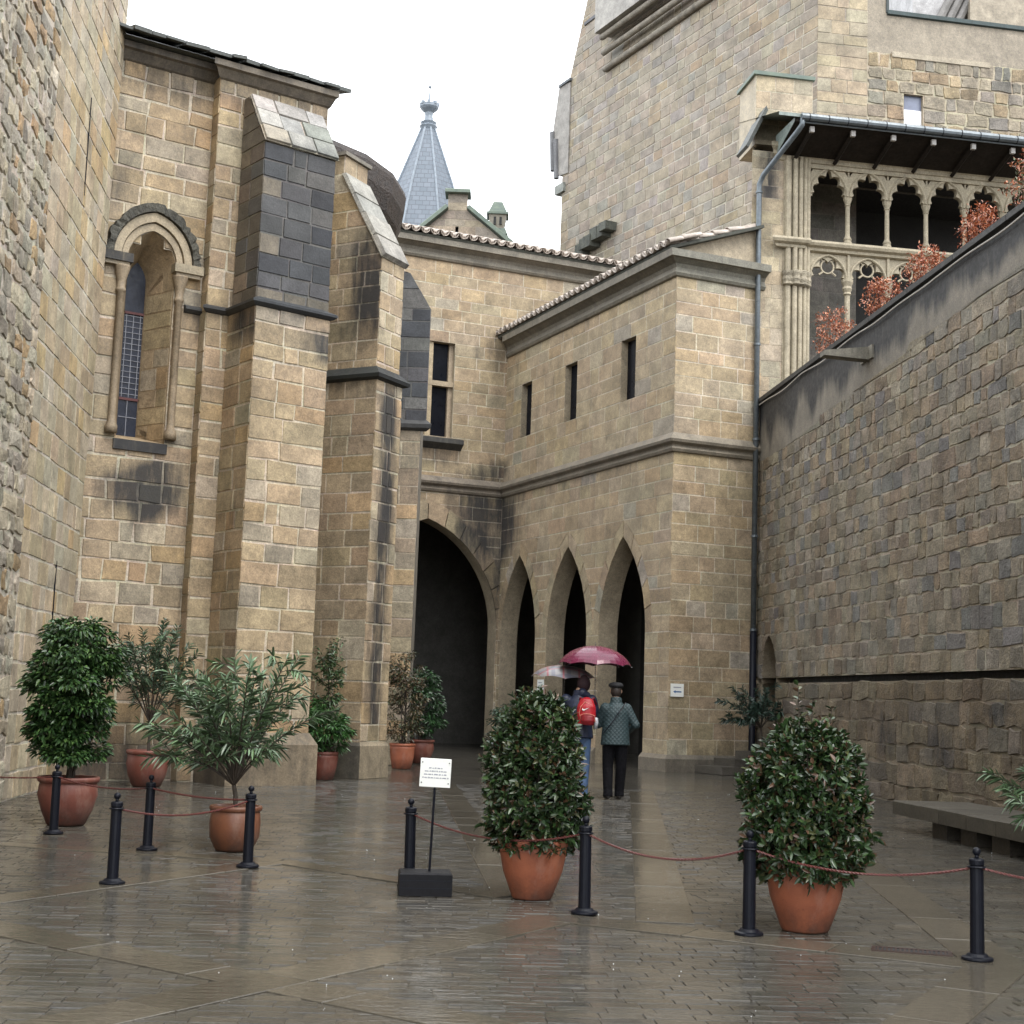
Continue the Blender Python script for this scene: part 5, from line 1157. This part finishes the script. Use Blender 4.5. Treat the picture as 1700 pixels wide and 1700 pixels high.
def oleander(x, y, pr, pb, ph, mat, trunk, spread, z0, z1, nb, seed, lab, cols=OLE, L=.135, W=.023, dens=1.0, style=1, lean=(0, 0), arcs=None):
    root = thing('potted_oleander', lab, 'potted plant', (x, y, .004), 0, 'oleanders in pots'); r = np.random.default_rng(seed); rr = random.Random(seed)
    pot(root, pr, pb, ph, mat, style); st = MB(); P = []; D = []
    top = Vector((lean[0] * .3, lean[1] * .3, trunk)); st.tube([(0, 0, ph * .85), (top.x * .4, top.y * .4, (ph + trunk) / 2), top], [.024, .021, .02], 8)
    for b in range(nb):
        a = 2 * pi * (b + rr.uniform(-.3, .3)) / nb if arcs is None else arcs[b % len(arcs)] + rr.uniform(-.3, .3)
        f = rr.random(); rad = spread * rr.uniform(.45, 1.0); zt = z0 + (z1 - z0) * (rr.uniform(.25, 1.0) if rad > spread * .6 else rr.uniform(.65, 1.0))
        e = Vector((cos(a) * rad + lean[0], sin(a) * rad + lean[1], zt)); m1 = top.lerp(e, .5) + Vector((0, 0, .10 + .12 * rr.random()))
        curve = [top.lerp(m1, t) * (1 - t) + m1.lerp(e, t) * t for t in np.linspace(0, 1, 9)]
        st.tube(curve, [.011, .010, .009, .008, .007, .006, .005, .004, .003], 5)
        subs = [curve]
        for s in range(rr.randint(2, 4)):
            k = rr.randint(2, 7); o = curve[k]; dv = Vector((rr.gauss(0, 1), rr.gauss(0, 1), rr.uniform(-.1, 1.1))).normalized() * rr.uniform(.16, .38) * (.6 + spread * .5)
            c2 = [o + dv * t + Vector((0, 0, .08 * t * (1 - t))) for t in np.linspace(0, 1, 6)]; st.tube(c2, .0035, 4); subs.append(c2)
        for c in subs:
            m = len(c); ln = sum((c[i + 1] - c[i]).length for i in range(m - 1)); nl = int(dens * ln / .011)
            for k in range(nl):
                t = 1 - (k / nl) * .72; i = min(m - 2, int(t * (m - 1))); p = c[i].lerp(c[i + 1], t * (m - 1) - i); ax = (c[i + 1] - c[i]).normalized()
                v = Vector(r.normal(0, 1, 3)); v = v - ax * v.dot(ax); v.normalize(); P.append(tuple(p)); D.append(tuple(v * .75 + ax * (.65 + .3 * rr.random()) + Vector((0, 0, .1))))
    st.build('stems', M_BARK, root); leaves('foliage', P, D, L, W, cols, M_MATTE, root, seed, .28, .2)
    return root
oleander(-2.42, 13.42, .235, .175, .40, M_GLAZE, .58, .80, .34, 1.80, 26, 11, 'spreading oleander in a glazed brown pot behind the two front left stanchions', dens=.62, lean=(-.10, 0))
oleander(-5.16, 21.3, .31, .21, .52, M_TERRD, .90, .95, .95, 2.5, 18, 12, 'tall loose oleander in a red pot against the church wall', cols=[(.055, .10, .055), (.075, .13, .068), (.045, .085, .045)], dens=.6)
oleander(5.42, 30.6, .30, .20, .42, M_TERRD, 1.0, .78, .85, 1.85, 14, 13, 'distant oleander standing in the back corner by the drain pipe', cols=[(.03, .062, .045), (.04, .08, .055), (.025, .05, .036)], dens=1.0, lean=(-.15, 0))
oleander(5.12, 13.2, .27, .18, .36, M_TERRD, .5, .68, .40, 1.10, 12, 14, 'oleander just reaching into view at the right edge near the bench', dens=1.0)
def bushy(name, x, y, potargs, crown, cols, L, W, seed, lab, nclump, nleaf, mat=None, clump=.14, trunkz=None, gap=.0):
    root = thing(name, lab, 'potted plant', (x, y, .004), 0); r = np.random.default_rng(seed); rr = random.Random(seed)
    pot(root, *potargs); z0, z1, Rw = crown; H = z1 - z0; st = MB(); P = []; D = []
    prof = lambda q: Rw * (max(.05, 1 - abs((q - .45) / .62) ** 2.4)) ** .5
    cs = shell(r, nclump, prof, .25); ph = potargs[2]; tz = trunkz or z0 + .15 * H
    for k in range(4): st.tube([(rr.uniform(-.04, .04), rr.uniform(-.04, .04), ph * .85), (rr.uniform(-.06, .06), rr.uniform(-.06, .06), tz), (rr.uniform(-.15, .15), rr.uniform(-.15, .15), z0 + H * .7)], [.016, .013, .006], 6)
    for px, py, q in cs:
        c = np.array([px, py, z0 + q * H]); st.tube([(px * .15, py * .15, max(tz, c[2] - .25)), tuple(c)], [.006, .003], 4)
        rad = clump * r.uniform(.7, 1.3)
        n = int(nleaf * r.uniform(.6, 1.3)); v = r.normal(0, 1, (n, 3)); v /= np.linalg.norm(v, axis=1, keepdims=True); v[:, 2] = v[:, 2] * .62
        out = np.array([px, py, .0]); out = out / (np.linalg.norm(out) + .05)
        for w in v: P.append(c + w * rad * r.uniform(.35, 1)); D.append(w + out * .6 + np.array([0, 0, -.1]))
    st.build('stems', M_BARK, root); leaves('foliage', P, D, L, W, cols, mat or M_MATTE, root, seed, .3, .22)
    return root
bushy('potted_shrub', -4.5, 15.25, (.31, .20, .49, M_TERRD, 1), (.70, 2.08, .43), [(.030, .070, .020), (.042, .095, .026), (.022, .052, .016), (.07, .13, .035)], .066, .036, 21, 'big dense bushy green shrub in a red pot by the left wall', 210, 62, M_GLOSSY, .115)
r = bushy('potted_shrub', -2.98, 24.35, (.25, .17, .46, M_TERRD, 0), (.48, 1.25, .44), [(.045, .12, .03), (.06, .15, .04), (.035, .09, .025)], .10, .03, 22, 'bright green low bush with one tall thin stem between the buttresses', 48, 46, M_MATTE, .12)
P = []; D = []; st = MB(); rr = random.Random(77)
for k in range(26):
    a = rr.uniform(0, 6.28); z = rr.uniform(1.05, 2.05); e = Vector((cos(a) * rr.uniform(.15, .42), sin(a) * .3, z + rr.uniform(.15, .45))); o = Vector((.02, 0, z)); st.tube([o, o.lerp(e, .5) + Vector((0, 0, .04)), e], [.006, .004, .002], 4)
    for q in range(34):
        t = rr.uniform(.3, 1); p = o.lerp(e, t); P.append(tuple(p + Vector((rr.gauss(0, .03), rr.gauss(0, .03), rr.gauss(0, .03))))); D.append((rr.gauss(0, 1), rr.gauss(0, 1), rr.gauss(0, .6)))
st.tube([(0, 0, .5), (.02, 0, 1.4), (0, .02, 2.35)], [.014, .01, .004], 6); st.build('tall_stem', M_BARK, r)
leaves('upper_foliage', P, D, .09, .032, [(.045, .09, .034), (.065, .115, .04)], M_MATTE, r, 78)
bushy('potted_shrub', -1.99, 28.75, (.255, .19, .49, M_TERRA, 0), (.55, 2.25, .40), [(.075, .065, .028), (.05, .06, .025), (.10, .06, .03), (.04, .055, .022), (.13, .09, .045)], .07, .026, 23, 'tall brownish shrub in an orange pot at the foot of the buttress', 90, 40, M_MATTE, .12)
bushy('potted_shrub', -1.78, 31.2, (.30, .19, .5, M_TERRD, 1), (.60, 2.0, .50), [(.022, .065, .02), (.03, .085, .025), (.018, .05, .016)], .09, .035, 24, 'round green bush in a dark pot before the great arch', 80, 45, M_MATTE, .13)
bushy('potted_shrub', .02, 29.5, (.24, .17, .42, M_TERRD, 1), (.5, 1.35, .34), [(.018, .045, .02), (.025, .06, .024)], .08, .03, 25, 'small dark bush before the arcade, half hidden by the middle laurel', 40, 40, M_MATTE, .12)
RED = [(.38, .115, .045), (.44, .16, .07), (.30, .08, .038), (.50, .22, .11), (.26, .085, .04)]
for k, (u, h, rad, cols, lab) in enumerate(((3.95, 1.08, .42, RED, 'lowest left rust red shrub on top of the garden wall'), (6.75, .90, .35, RED, 'second rust red shrub up the garden wall, before the loggia column'),
        (8.85, .82, .32, RED, 'third rust red shrub up the garden wall, below the loggia sill'), (11.0, .80, .30, RED, 'fourth rust red shrub up the garden wall, before the arch openings'),
        (13.0, .95, .46, RED + [(.06, .09, .03), (.09, .10, .04)], 'highest rust red and green shrub at the right edge above the wall'))):
    p = GW.P(u, 8.05, -.42); root = thing('red_shrub', lab, 'shrub', tuple(p), 0, 'red shrubs on the garden wall'); r_ = np.random.default_rng(40 + k); st = MB(); P = []; D = []
    m = MB(); m.lathe([(.16, 0), (.22, .26), (.24, .28), (.24, .32), (.2, .32)], 16); m.build('pot', M_TERRD, root)
    for px, py, q in shell(r_, 150, lambda q: rad * (max(.05, 1 - abs((q - .5) / .56) ** 2.2)) ** .5, .3):
        c = np.array([px, py, .3 + q * (h * 1.02)])
        for j in range(11): P.append(c + r_.normal(0, .04, 3)); D.append(r_.normal(0, 1, 3) + np.array([0, 0, .4]))
    for j in range(7): st.tube([(0, 0, .25), tuple(r_.normal(0, .12, 2)) + (h * .95,)], [.008, .003], 4)
    st.build('stems', M_BARK, root); leaves('foliage', P, D, .06, .026, cols, M_MATTE, root, 40 + k, .1)
# ================================================================ two people with umbrellas, seen from behind
M_SKIN = pmat('skin', (.42, .26, .18), .5, .1); M_HAIR = pmat('dark_hair', (.03, .02, .016), .6, .3, 40)
def quilt_mat():
    m, nt, b = _nt('quilted_teal_cloth'); tc = _n(nt, 'ShaderNodeTexCoord').outputs['Object']; hs = []
    for rot in (45, -45):
        mp = _n(nt, 'ShaderNodeMapping'); mp.inputs['Rotation'].default_value = (0, radians(rot), 0); nt.links.new(tc, mp.inputs['Vector'])
        w = _n(nt, 'ShaderNodeTexWave', wave_type='BANDS', bands_direction='X'); w.inputs['Scale'].default_value = 7.0; nt.links.new(mp.outputs[0], w.inputs['Vector']); hs.append(w.outputs['Fac'])
    h = _math(nt, 'MULTIPLY', _math(nt, 'POWER', hs[0], .4), _math(nt, 'POWER', hs[1], .4))
    f = _noise(nt, 30, 4, .6, tc)
    nt.links.new(_mix(nt, _math(nt, 'MULTIPLY', h, _ramp(nt, f, .3, .7, .7, 1.1)), (.016, .032, .037), (.030, .055, .061)), b.inputs['Base Color']); b.inputs['Roughness'].default_value = .6
    _bump(nt, b, h, .5, .010); return m
M_QUILT = quilt_mat()
M_NAVY = pmat('navy_jacket', (.014, .020, .045), .5, .35, 9, bump=.25, dist=.02); M_BLACKT = pmat('black_trousers', (.005, .005, .007), .8, .3, 9, bump=.5, dist=.04, spec=.15); M_JEAN = pmat('blue_jeans', (.045, .085, .17), .7, .35, 12, bump=.2, dist=.02)
M_SHOE = pmat('dark_shoe', (.02, .016, .014), .4, .2); M_CAP = pmat('dark_cap', (.012, .012, .014), .8, .2, 40); M_MAROONH = pmat('dark_hood', (.03, .012, .016), .8, .3, 30)
def ball(mb, c, r, sx=1, sy=1, sz=1, n=12):
    mb.lathe([(max(.001, r * sin(t)), -r * cos(t)) for t in np.linspace(0, pi, 9)], n, Matrix.Translation(c) @ Matrix.Diagonal((sx, sy, sz, 1)))
def chain(mb, pts, rs, flat=1.0):
    mb.tube(pts, list(rs), 12, flat=flat)
    for p, r in zip(pts, rs): ball(mb, Vector(p), r * .995, flat if flat != 1 else 1)
def fused(mb, name, mat, parent, vox=.014, sm=4):
    o = mb.build(name, mat, parent, smooth=True)
    m = o.modifiers.new('fuse', 'REMESH'); m.mode = 'VOXEL'; m.voxel_size = vox; m.use_smooth_shade = True
    s = o.modifiers.new('soften', 'SMOOTH'); s.factor = .5; s.iterations = sm
    return o
def hand(mb, wrist, fwd, up, side, curl=1.0):
    w, f, u, s = Vector(wrist), Vector(fwd).normalized(), Vector(up).normalized(), Vector(side).normalized()
    mb.tube([w, w + f * .045, w + f * .085], [.026, .036, .034], 10, flat=.55)
    for k, L in enumerate((.070, .078, .072, .056)):
        b = w + f * .08 + s * (.027 - .018 * k); p1 = b + f * L * .45 - u * .010 * curl; p2 = b + f * L * .60 - u * (.034 * curl); p3 = b + f * L * .42 - u * (.050 * curl)
        mb.tube([b, p1, p2, p3], [.0092, .0088, .008, .0065], 7)
    b = w + f * .028 + s * .028; mb.tube([b, b + f * .028 + s * .022 - u * .010, b + f * .058 + s * .018 - u * .026], [.011, .010, .008], 7)
def person(name, lab, loc, rz, H, pose):
    k = H / 1.75; root = thing(name, lab, 'person', loc, rz); root.scale = (k, k, k)
    hip, kn, an = pose['legs']
    body = MB()
    chain(body, [(0, 0, .93), (0, .005, 1.08), (0, .01, 1.24), (0, .01, 1.33)], [.11, .105, .115, .085], 1.3)
    chain(body, [(0, .015, 1.42), (0, .03, 1.52)], [.06, .056])
    for s, (sh_, el, ha) in zip((-1, 1), pose['arms']):
        chain(body, [sh_, el, ha], [.050, .042, .032])
        f = (Vector(ha) - Vector(el)).normalized(); sd = Vector((0, 0, 1)); hand(body, ha, f, f.cross(sd) * s if abs(f.z) < .9 else Vector((0, 1, 0)), sd, 1.0)
    for s in (0, 1): chain(body, [hip[s], kn[s], an[s]], [.088, .062, .042])
    hc = Vector(pose['head']); ball(body, hc, .098, .84, 1.0, 1.18); ball(body, hc + Vector((0, .045, -.055)), .065, .85, .9, .9)
    ball(body, hc + Vector((0, .105, -.015)), .018, .8, 1.1, 1.3)
    for s in (-1, 1): ball(body, hc + Vector((s * .084, -.005, -.01)), .026, .45, .8, 1.25)
    bo = fused(body, 'body', M_SKIN, root, .009, 2)
    for s in (-1, 1):
        e = MB(); ball(e, hc + Vector((s * .033, .088, .008)), .011); e.build('eye', M_SIGN, bo)
    m = MB(); m.tube([hc + Vector((-.025, .092, -.062)), hc + Vector((0, .100, -.064)), hc + Vector((.025, .092, -.062))], [.004, .007, .004], 6); m.build('mouth', pmat('lips', (.3, .12, .1), .5) if 'lips' not in MATS else MATS['lips'], bo)
    tr = MB(); chain(tr, [(0, 0, .98), (0, 0, .90)], [.125, .13], 1.30)
    for s in (0, 1):
        a = Vector(an[s]); chain(tr, [hip[s], kn[s], tuple(a + Vector((0, 0, .0)))], [.105, .085, .072]); tr.tube([a + Vector((0, 0, .02)), a + Vector((0, -.01, -.055))], [.074, .078], 12)
    fused(tr, 'trousers', pose['trousers'], root, .012, 3)
    for s in (0, 1):
        a = Vector(an[s]); m = MB(); m.tube([(a.x, a.y - .07, .04), (a.x, a.y + .02, .045), (a.x * 1.1, a.y + .14, .035), (a.x * 1.1, a.y + .19, .025)], [.035, .045, .042, .02], 10); fused(m, 'shoe', M_SHOE, root, .01, 2)
    ct = MB(); zb = pose['hem']
    ct.tube([(0, -.008, zb), (0, -.006, zb + .03), (0, 0, 1.02), (0, .005, 1.16), (0, .0, 1.30), (0, .0, 1.38), (0, .0, 1.44)], [.170, .168, .156, .150, .142, .120, .075], 16, flat=1.34); ct.tube([(0, .005, 1.38), (0, .012, 1.46), (0, .02, 1.525)], [.095, .088, .080], 14, flat=1.05)
    ct.tube([(0, .01, 1.40), (0, .02, 1.50)], [.095, .072], 12)
    for s, (sh_, el, ha) in zip((-1, 1), pose['arms']):
        e, h = Vector(el), Vector(ha); chain(ct, [sh_, el, tuple(e.lerp(h, .88))], [.082, .068, .054])
    fused(ct, 'coat', pose['coat'], root, .012, 3)
    return root, hc
man, hc = person('person', 'person in quilted teal coat, black trousers and dark cap walking away', (1.68, 22.1, .004), radians(4), 1.74,
    dict(legs=(((-.095, 0, .88), (.095, 0, .88)), ((-.10, .03, .48), (.10, .02, .48)), ((-.10, -.05, .09), (.09, .07, .09))), head=(.0, .055, 1.625),
         arms=(((-.165, 0, 1.36), (-.25, .10, 1.11), (-.235, .30, 1.20)), ((.165, 0, 1.36), (.30, -.04, 1.12), (.22, .17, 1.02))), trousers=M_BLACKT, coat=M_QUILT, hem=.80))
m = MB(); ball(m, hc + Vector((0, -.012, -.005)), .101, .86, .98, 1.12); m.build('hair', M_HAIR, man, smooth=True)
m = MB(); m.lathe([(.098, .03), (.125, .055), (.128, .075), (.10, .105), (.04, .12), (.002, .122)], 16, Matrix.Translation(hc + Vector((0, .005, .012))) @ Matrix.Diagonal((.92, 1.1, 1, 1))); m.cbox(-.07, .07, .09, .16, .045, .06, .005, None, Matrix.Translation(hc)); m.build('flat_cap', M_CAP, man, smooth=True)
m = MB(); m.tube([(.13, -.10, 1.45), (.02, -.185, 1.30), (-.10, -.19, 1.12), (-.20, -.12, .98)], .011, 6, flat=.6); m.build('shoulder_strap', M_IRON, man)
pl_, hc2 = person('person', 'person in navy hooded jacket and blue jeans carrying a red backpack', (1.12, 22.25, .004), radians(-6), 1.84,
    dict(legs=(((-.095, 0, .88), (.095, 0, .88)), ((-.10, .06, .48), (.10, -.02, .47)), ((-.10, .10, .10), (.10, -.12, .10))), head=(.06, .075, 1.61),
         arms=(((-.185, 0, 1.39), (-.28, .10, 1.15), (-.12, .32, 1.22)), ((.185, 0, 1.39), (.27, .06, 1.12), (.10, .28, 1.10))), trousers=M_JEAN, coat=M_NAVY, hem=.84))
m = MB(); ball(m, hc2 + Vector((0, -.015, .012)), .112, .9, 1.02, 1.15); m.build('hood', M_MAROONH, pl_, smooth=True)
m = MB(); chain(m, [(-.03, -.02, 1.46), (.05, -.03, 1.49), (.12, -.01, 1.46)], [.05, .07, .05]); fused(m, 'collar', M_NAVY, pl_, .012, 3)
# backpack: bag, front pocket, side pocket with a pale bottle, straps, white tick mark
bp_ = thing('backpack', 'small red backpack with orange piping and a white tick mark', 'backpack', (1.23, 22.03, 1.10), radians(-6)); M_RED = pmat('red_nylon', (.36, .010, .018), .42, .25, 10, bump=.2, dist=.01); M_REDD = pmat('dark_red_nylon', (.22, .008, .014), .45, .2, 10); M_PIPE = pmat('orange_piping', (.55, .20, .14), .5, .1); M_BOT = pmat('pale_bottle', (.40, .41, .44), .4, .3, 30)
m = MB(); m.tube([(-.01, -.06, .0), (0, -.075, .12), (.0, -.07, .26), (0, -.05, .36), (.0, -.03, .40)], [.075, .085, .082, .060, .025], 14, flat=1.75); fused(m, 'bag', M_RED, bp_, .010, 3)
m = MB(); m.tube([(.03, -.13, .0), (.03, -.145, .06), (.03, -.14, .12), (.03, -.12, .155)], [.040, .052, .050, .02], 12, flat=2.1); pk_ = fused(m, 'front_pocket', M_REDD, bp_, .009, 2)
m = MB(); m.tube([(-.085, -.165, .135), (-.03, -.185, .158), (.06, -.185, .158), (.13, -.165, .135), (.14, -.15, .04)], .006, 6); m.build('piping', M_PIPE, pk_)
m = MB(); m.tube([(-.07, -.13, .06), (-.10, -.145, .16), (-.085, -.14, .26), (-.02, -.13, .335), (.07, -.12, .30), (.115, -.115, .2)], .006, 6); m.build('piping', M_PIPE, bp_)
m = MB(); m.tube([(.15, -.10, -.06), (.155, -.105, .03), (.15, -.10, .09), (.145, -.1, .11)], [.025, .034, .033, .015], 10); m.build('bottle', M_BOT, bp_, smooth=True)
sw = [(-.055, .245), (-.062, .225), (-.050, .208), (-.028, .208), (.045, .252), (-.020, .228), (-.040, .226)]
m = MB(); plate(m, Face((0, -.158, 0), (1, 0, 0), (0, 0, 1), (0, -1, 0)), sw, [], -.012, .004); m.build('white_mark', M_SIGN, bp_)
for sx in (-1, 1):
    m = MB(); m.tube([(sx * .07, -.02, .37), (sx * .10, .06, .40), (sx * .14, .16, .30)], .014, 6, flat=.4); m.build('strap', M_REDD, bp_)
# umbrellas
def plaid_mat():
    m, nt, b = _nt('plaid_umbrella_cloth'); uv = _n(nt, 'ShaderNodeTexCoord').outputs['Object']; sp_ = _n(nt, 'ShaderNodeSeparateXYZ'); nt.links.new(uv, sp_.inputs[0]); col = None; c = (.20, .19, .19)
    cur = None
    for ax, sc_, ph, th, tint in ((0, 26, 0, .72, (.10, .10, .13)), (1, 26, 1, .72, (.10, .10, .13)), (0, 26, 2.2, .93, (.25, .04, .05)), (1, 26, 2.2, .93, (.25, .04, .05))):
        s = _math(nt, 'SINE', _math(nt, 'ADD', _math(nt, 'MULTIPLY', sp_.outputs[ax], sc_), ph), 0)
        f = _ramp(nt, s, th - .05, th + .05, 0, .75)
        cur = _mix(nt, f, cur if cur is not None else c, tint)
    nt.links.new(cur, b.inputs['Base Color']); b.inputs['Roughness'].default_value = .35; return m
M_MAROON = pmat('wet_maroon_cloth', (.13, .012, .042), .3, .25, 8, spec=.4, coat=.15); M_PLAID = plaid_mat(); M_STEEL = pmat('steel_shaft', (.25, .25, .27), .3, .1, metal=.8)
def umbrella(lab, loc, R, h, tilt, mat, zc, grip):
    root = thing('umbrella', lab, 'umbrella', loc, 0); n = 8; rows = 8; Mt = Matrix.Translation((0, 0, zc)) @ Matrix.Rotation(tilt[0], 4, 'X') @ Matrix.Rotation(tilt[1], 4, 'Y')
    m = MB(); V = []; Fs = []; sub = 4; N = n * sub
    for j in range(rows + 1):
        t = j / rows
        for i in range(N):
            a = 2 * pi * i / N; ph = (i % sub) / sub; sag = sin(pi * ph)
            r = R * sin(t * 1.25) / sin(1.25) * (1 - .045 * sag * t); z = h * ((cos(t * 1.25) - cos(1.25)) / (1 - cos(1.25))) - .022 * sag * t * (1 - t) + .03 * sag * t ** 4
            V.append(Mt @ Vector((r * cos(a), r * sin(a), z)))
    for j in range(rows): Fs += [(j * N + i, j * N + (i + 1) % N, (j + 1) * N + (i + 1) % N, (j + 1) * N + i) for i in range(N)]
    m.add(V, Fs); m.build('canopy', mat, root)
    for i in range(n):
        a = 2 * pi * i / n; m = MB(); m.tube([Mt @ Vector((R * sin(t * 1.25) / sin(1.25) * cos(a) * .995, R * sin(t * 1.25) / sin(1.25) * sin(a) * .995, h * (cos(t * 1.25) - cos(1.25)) / (1 - cos(1.25)) - .006)) for t in np.linspace(.05, 1.0, 8)] + [Mt @ Vector((R * 1.02 * cos(a), R * 1.02 * sin(a), -.012))], .003, 5); m.build('rib', M_STEEL, root)
    m = MB(); m.tube([Mt @ Vector((0, 0, h + .06)), Mt @ Vector((0, 0, h - .02))], [.003, .007], 6); m.build('tip', M_STEEL, root)
    m = MB(); m.tube([Mt @ Vector((0, 0, h)), Vector(grip)], .006, 6); m.build('shaft', M_STEEL, root)
    g = Vector(grip); m = MB(); m.tube([g + Vector((0, 0, .1)), g, g + Vector((0, .015, -.05)), g + Vector((0, .05, -.07)), g + Vector((0, .07, -.03))], .013, 8); m.build('handle', M_IRON, root)
umbrella('open maroon umbrella above the person in the teal coat', (1.36, 22.42, 0), .565, .30, (.0, radians(.5)), M_MAROON, 2.0, (.02, 0, 1.10))
umbrella('grey plaid open umbrella held before the person in navy', (.90, 22.66, 0), .50, .19, (radians(3), radians(2)), M_PLAID, 1.80, (.0, 0, 1.12))
# ================================================================ rain splashes on the wet paving
rs_ = np.random.default_rng(5); sp_ = MB()
M_DROP = pmat('splash_water', (.75, .78, .8), .08, .05, 5, spec=.8)
for k in range(110):
    y = 5.5 + 19 * rs_.random() ** 1.3; x = rs_.uniform(-.38, .38) * y
    r_ = rs_.uniform(.0015, .004) * (.6 + y / 22)
    for q in range(rs_.integers(1, 3)):
        c = Vector((x + rs_.normal(0, .02), y + rs_.normal(0, .02), rs_.uniform(.004, .05)))
        sp_.add([c + Vector(v) * r_ for v in ((1, 0, 0), (-1, 0, 0), (0, 1, 0), (0, -1, 0), (0, 0, 1.5), (0, 0, -1))], [(0, 2, 4), (2, 1, 4), (1, 3, 4), (3, 0, 4), (2, 0, 5), (1, 2, 5), (3, 1, 5), (0, 3, 5)])
so_ = sp_.build('rain_splashes', M_DROP, kind='stuff', smooth=True); so_['label'] = 'tiny rain splashes over the wet paving'
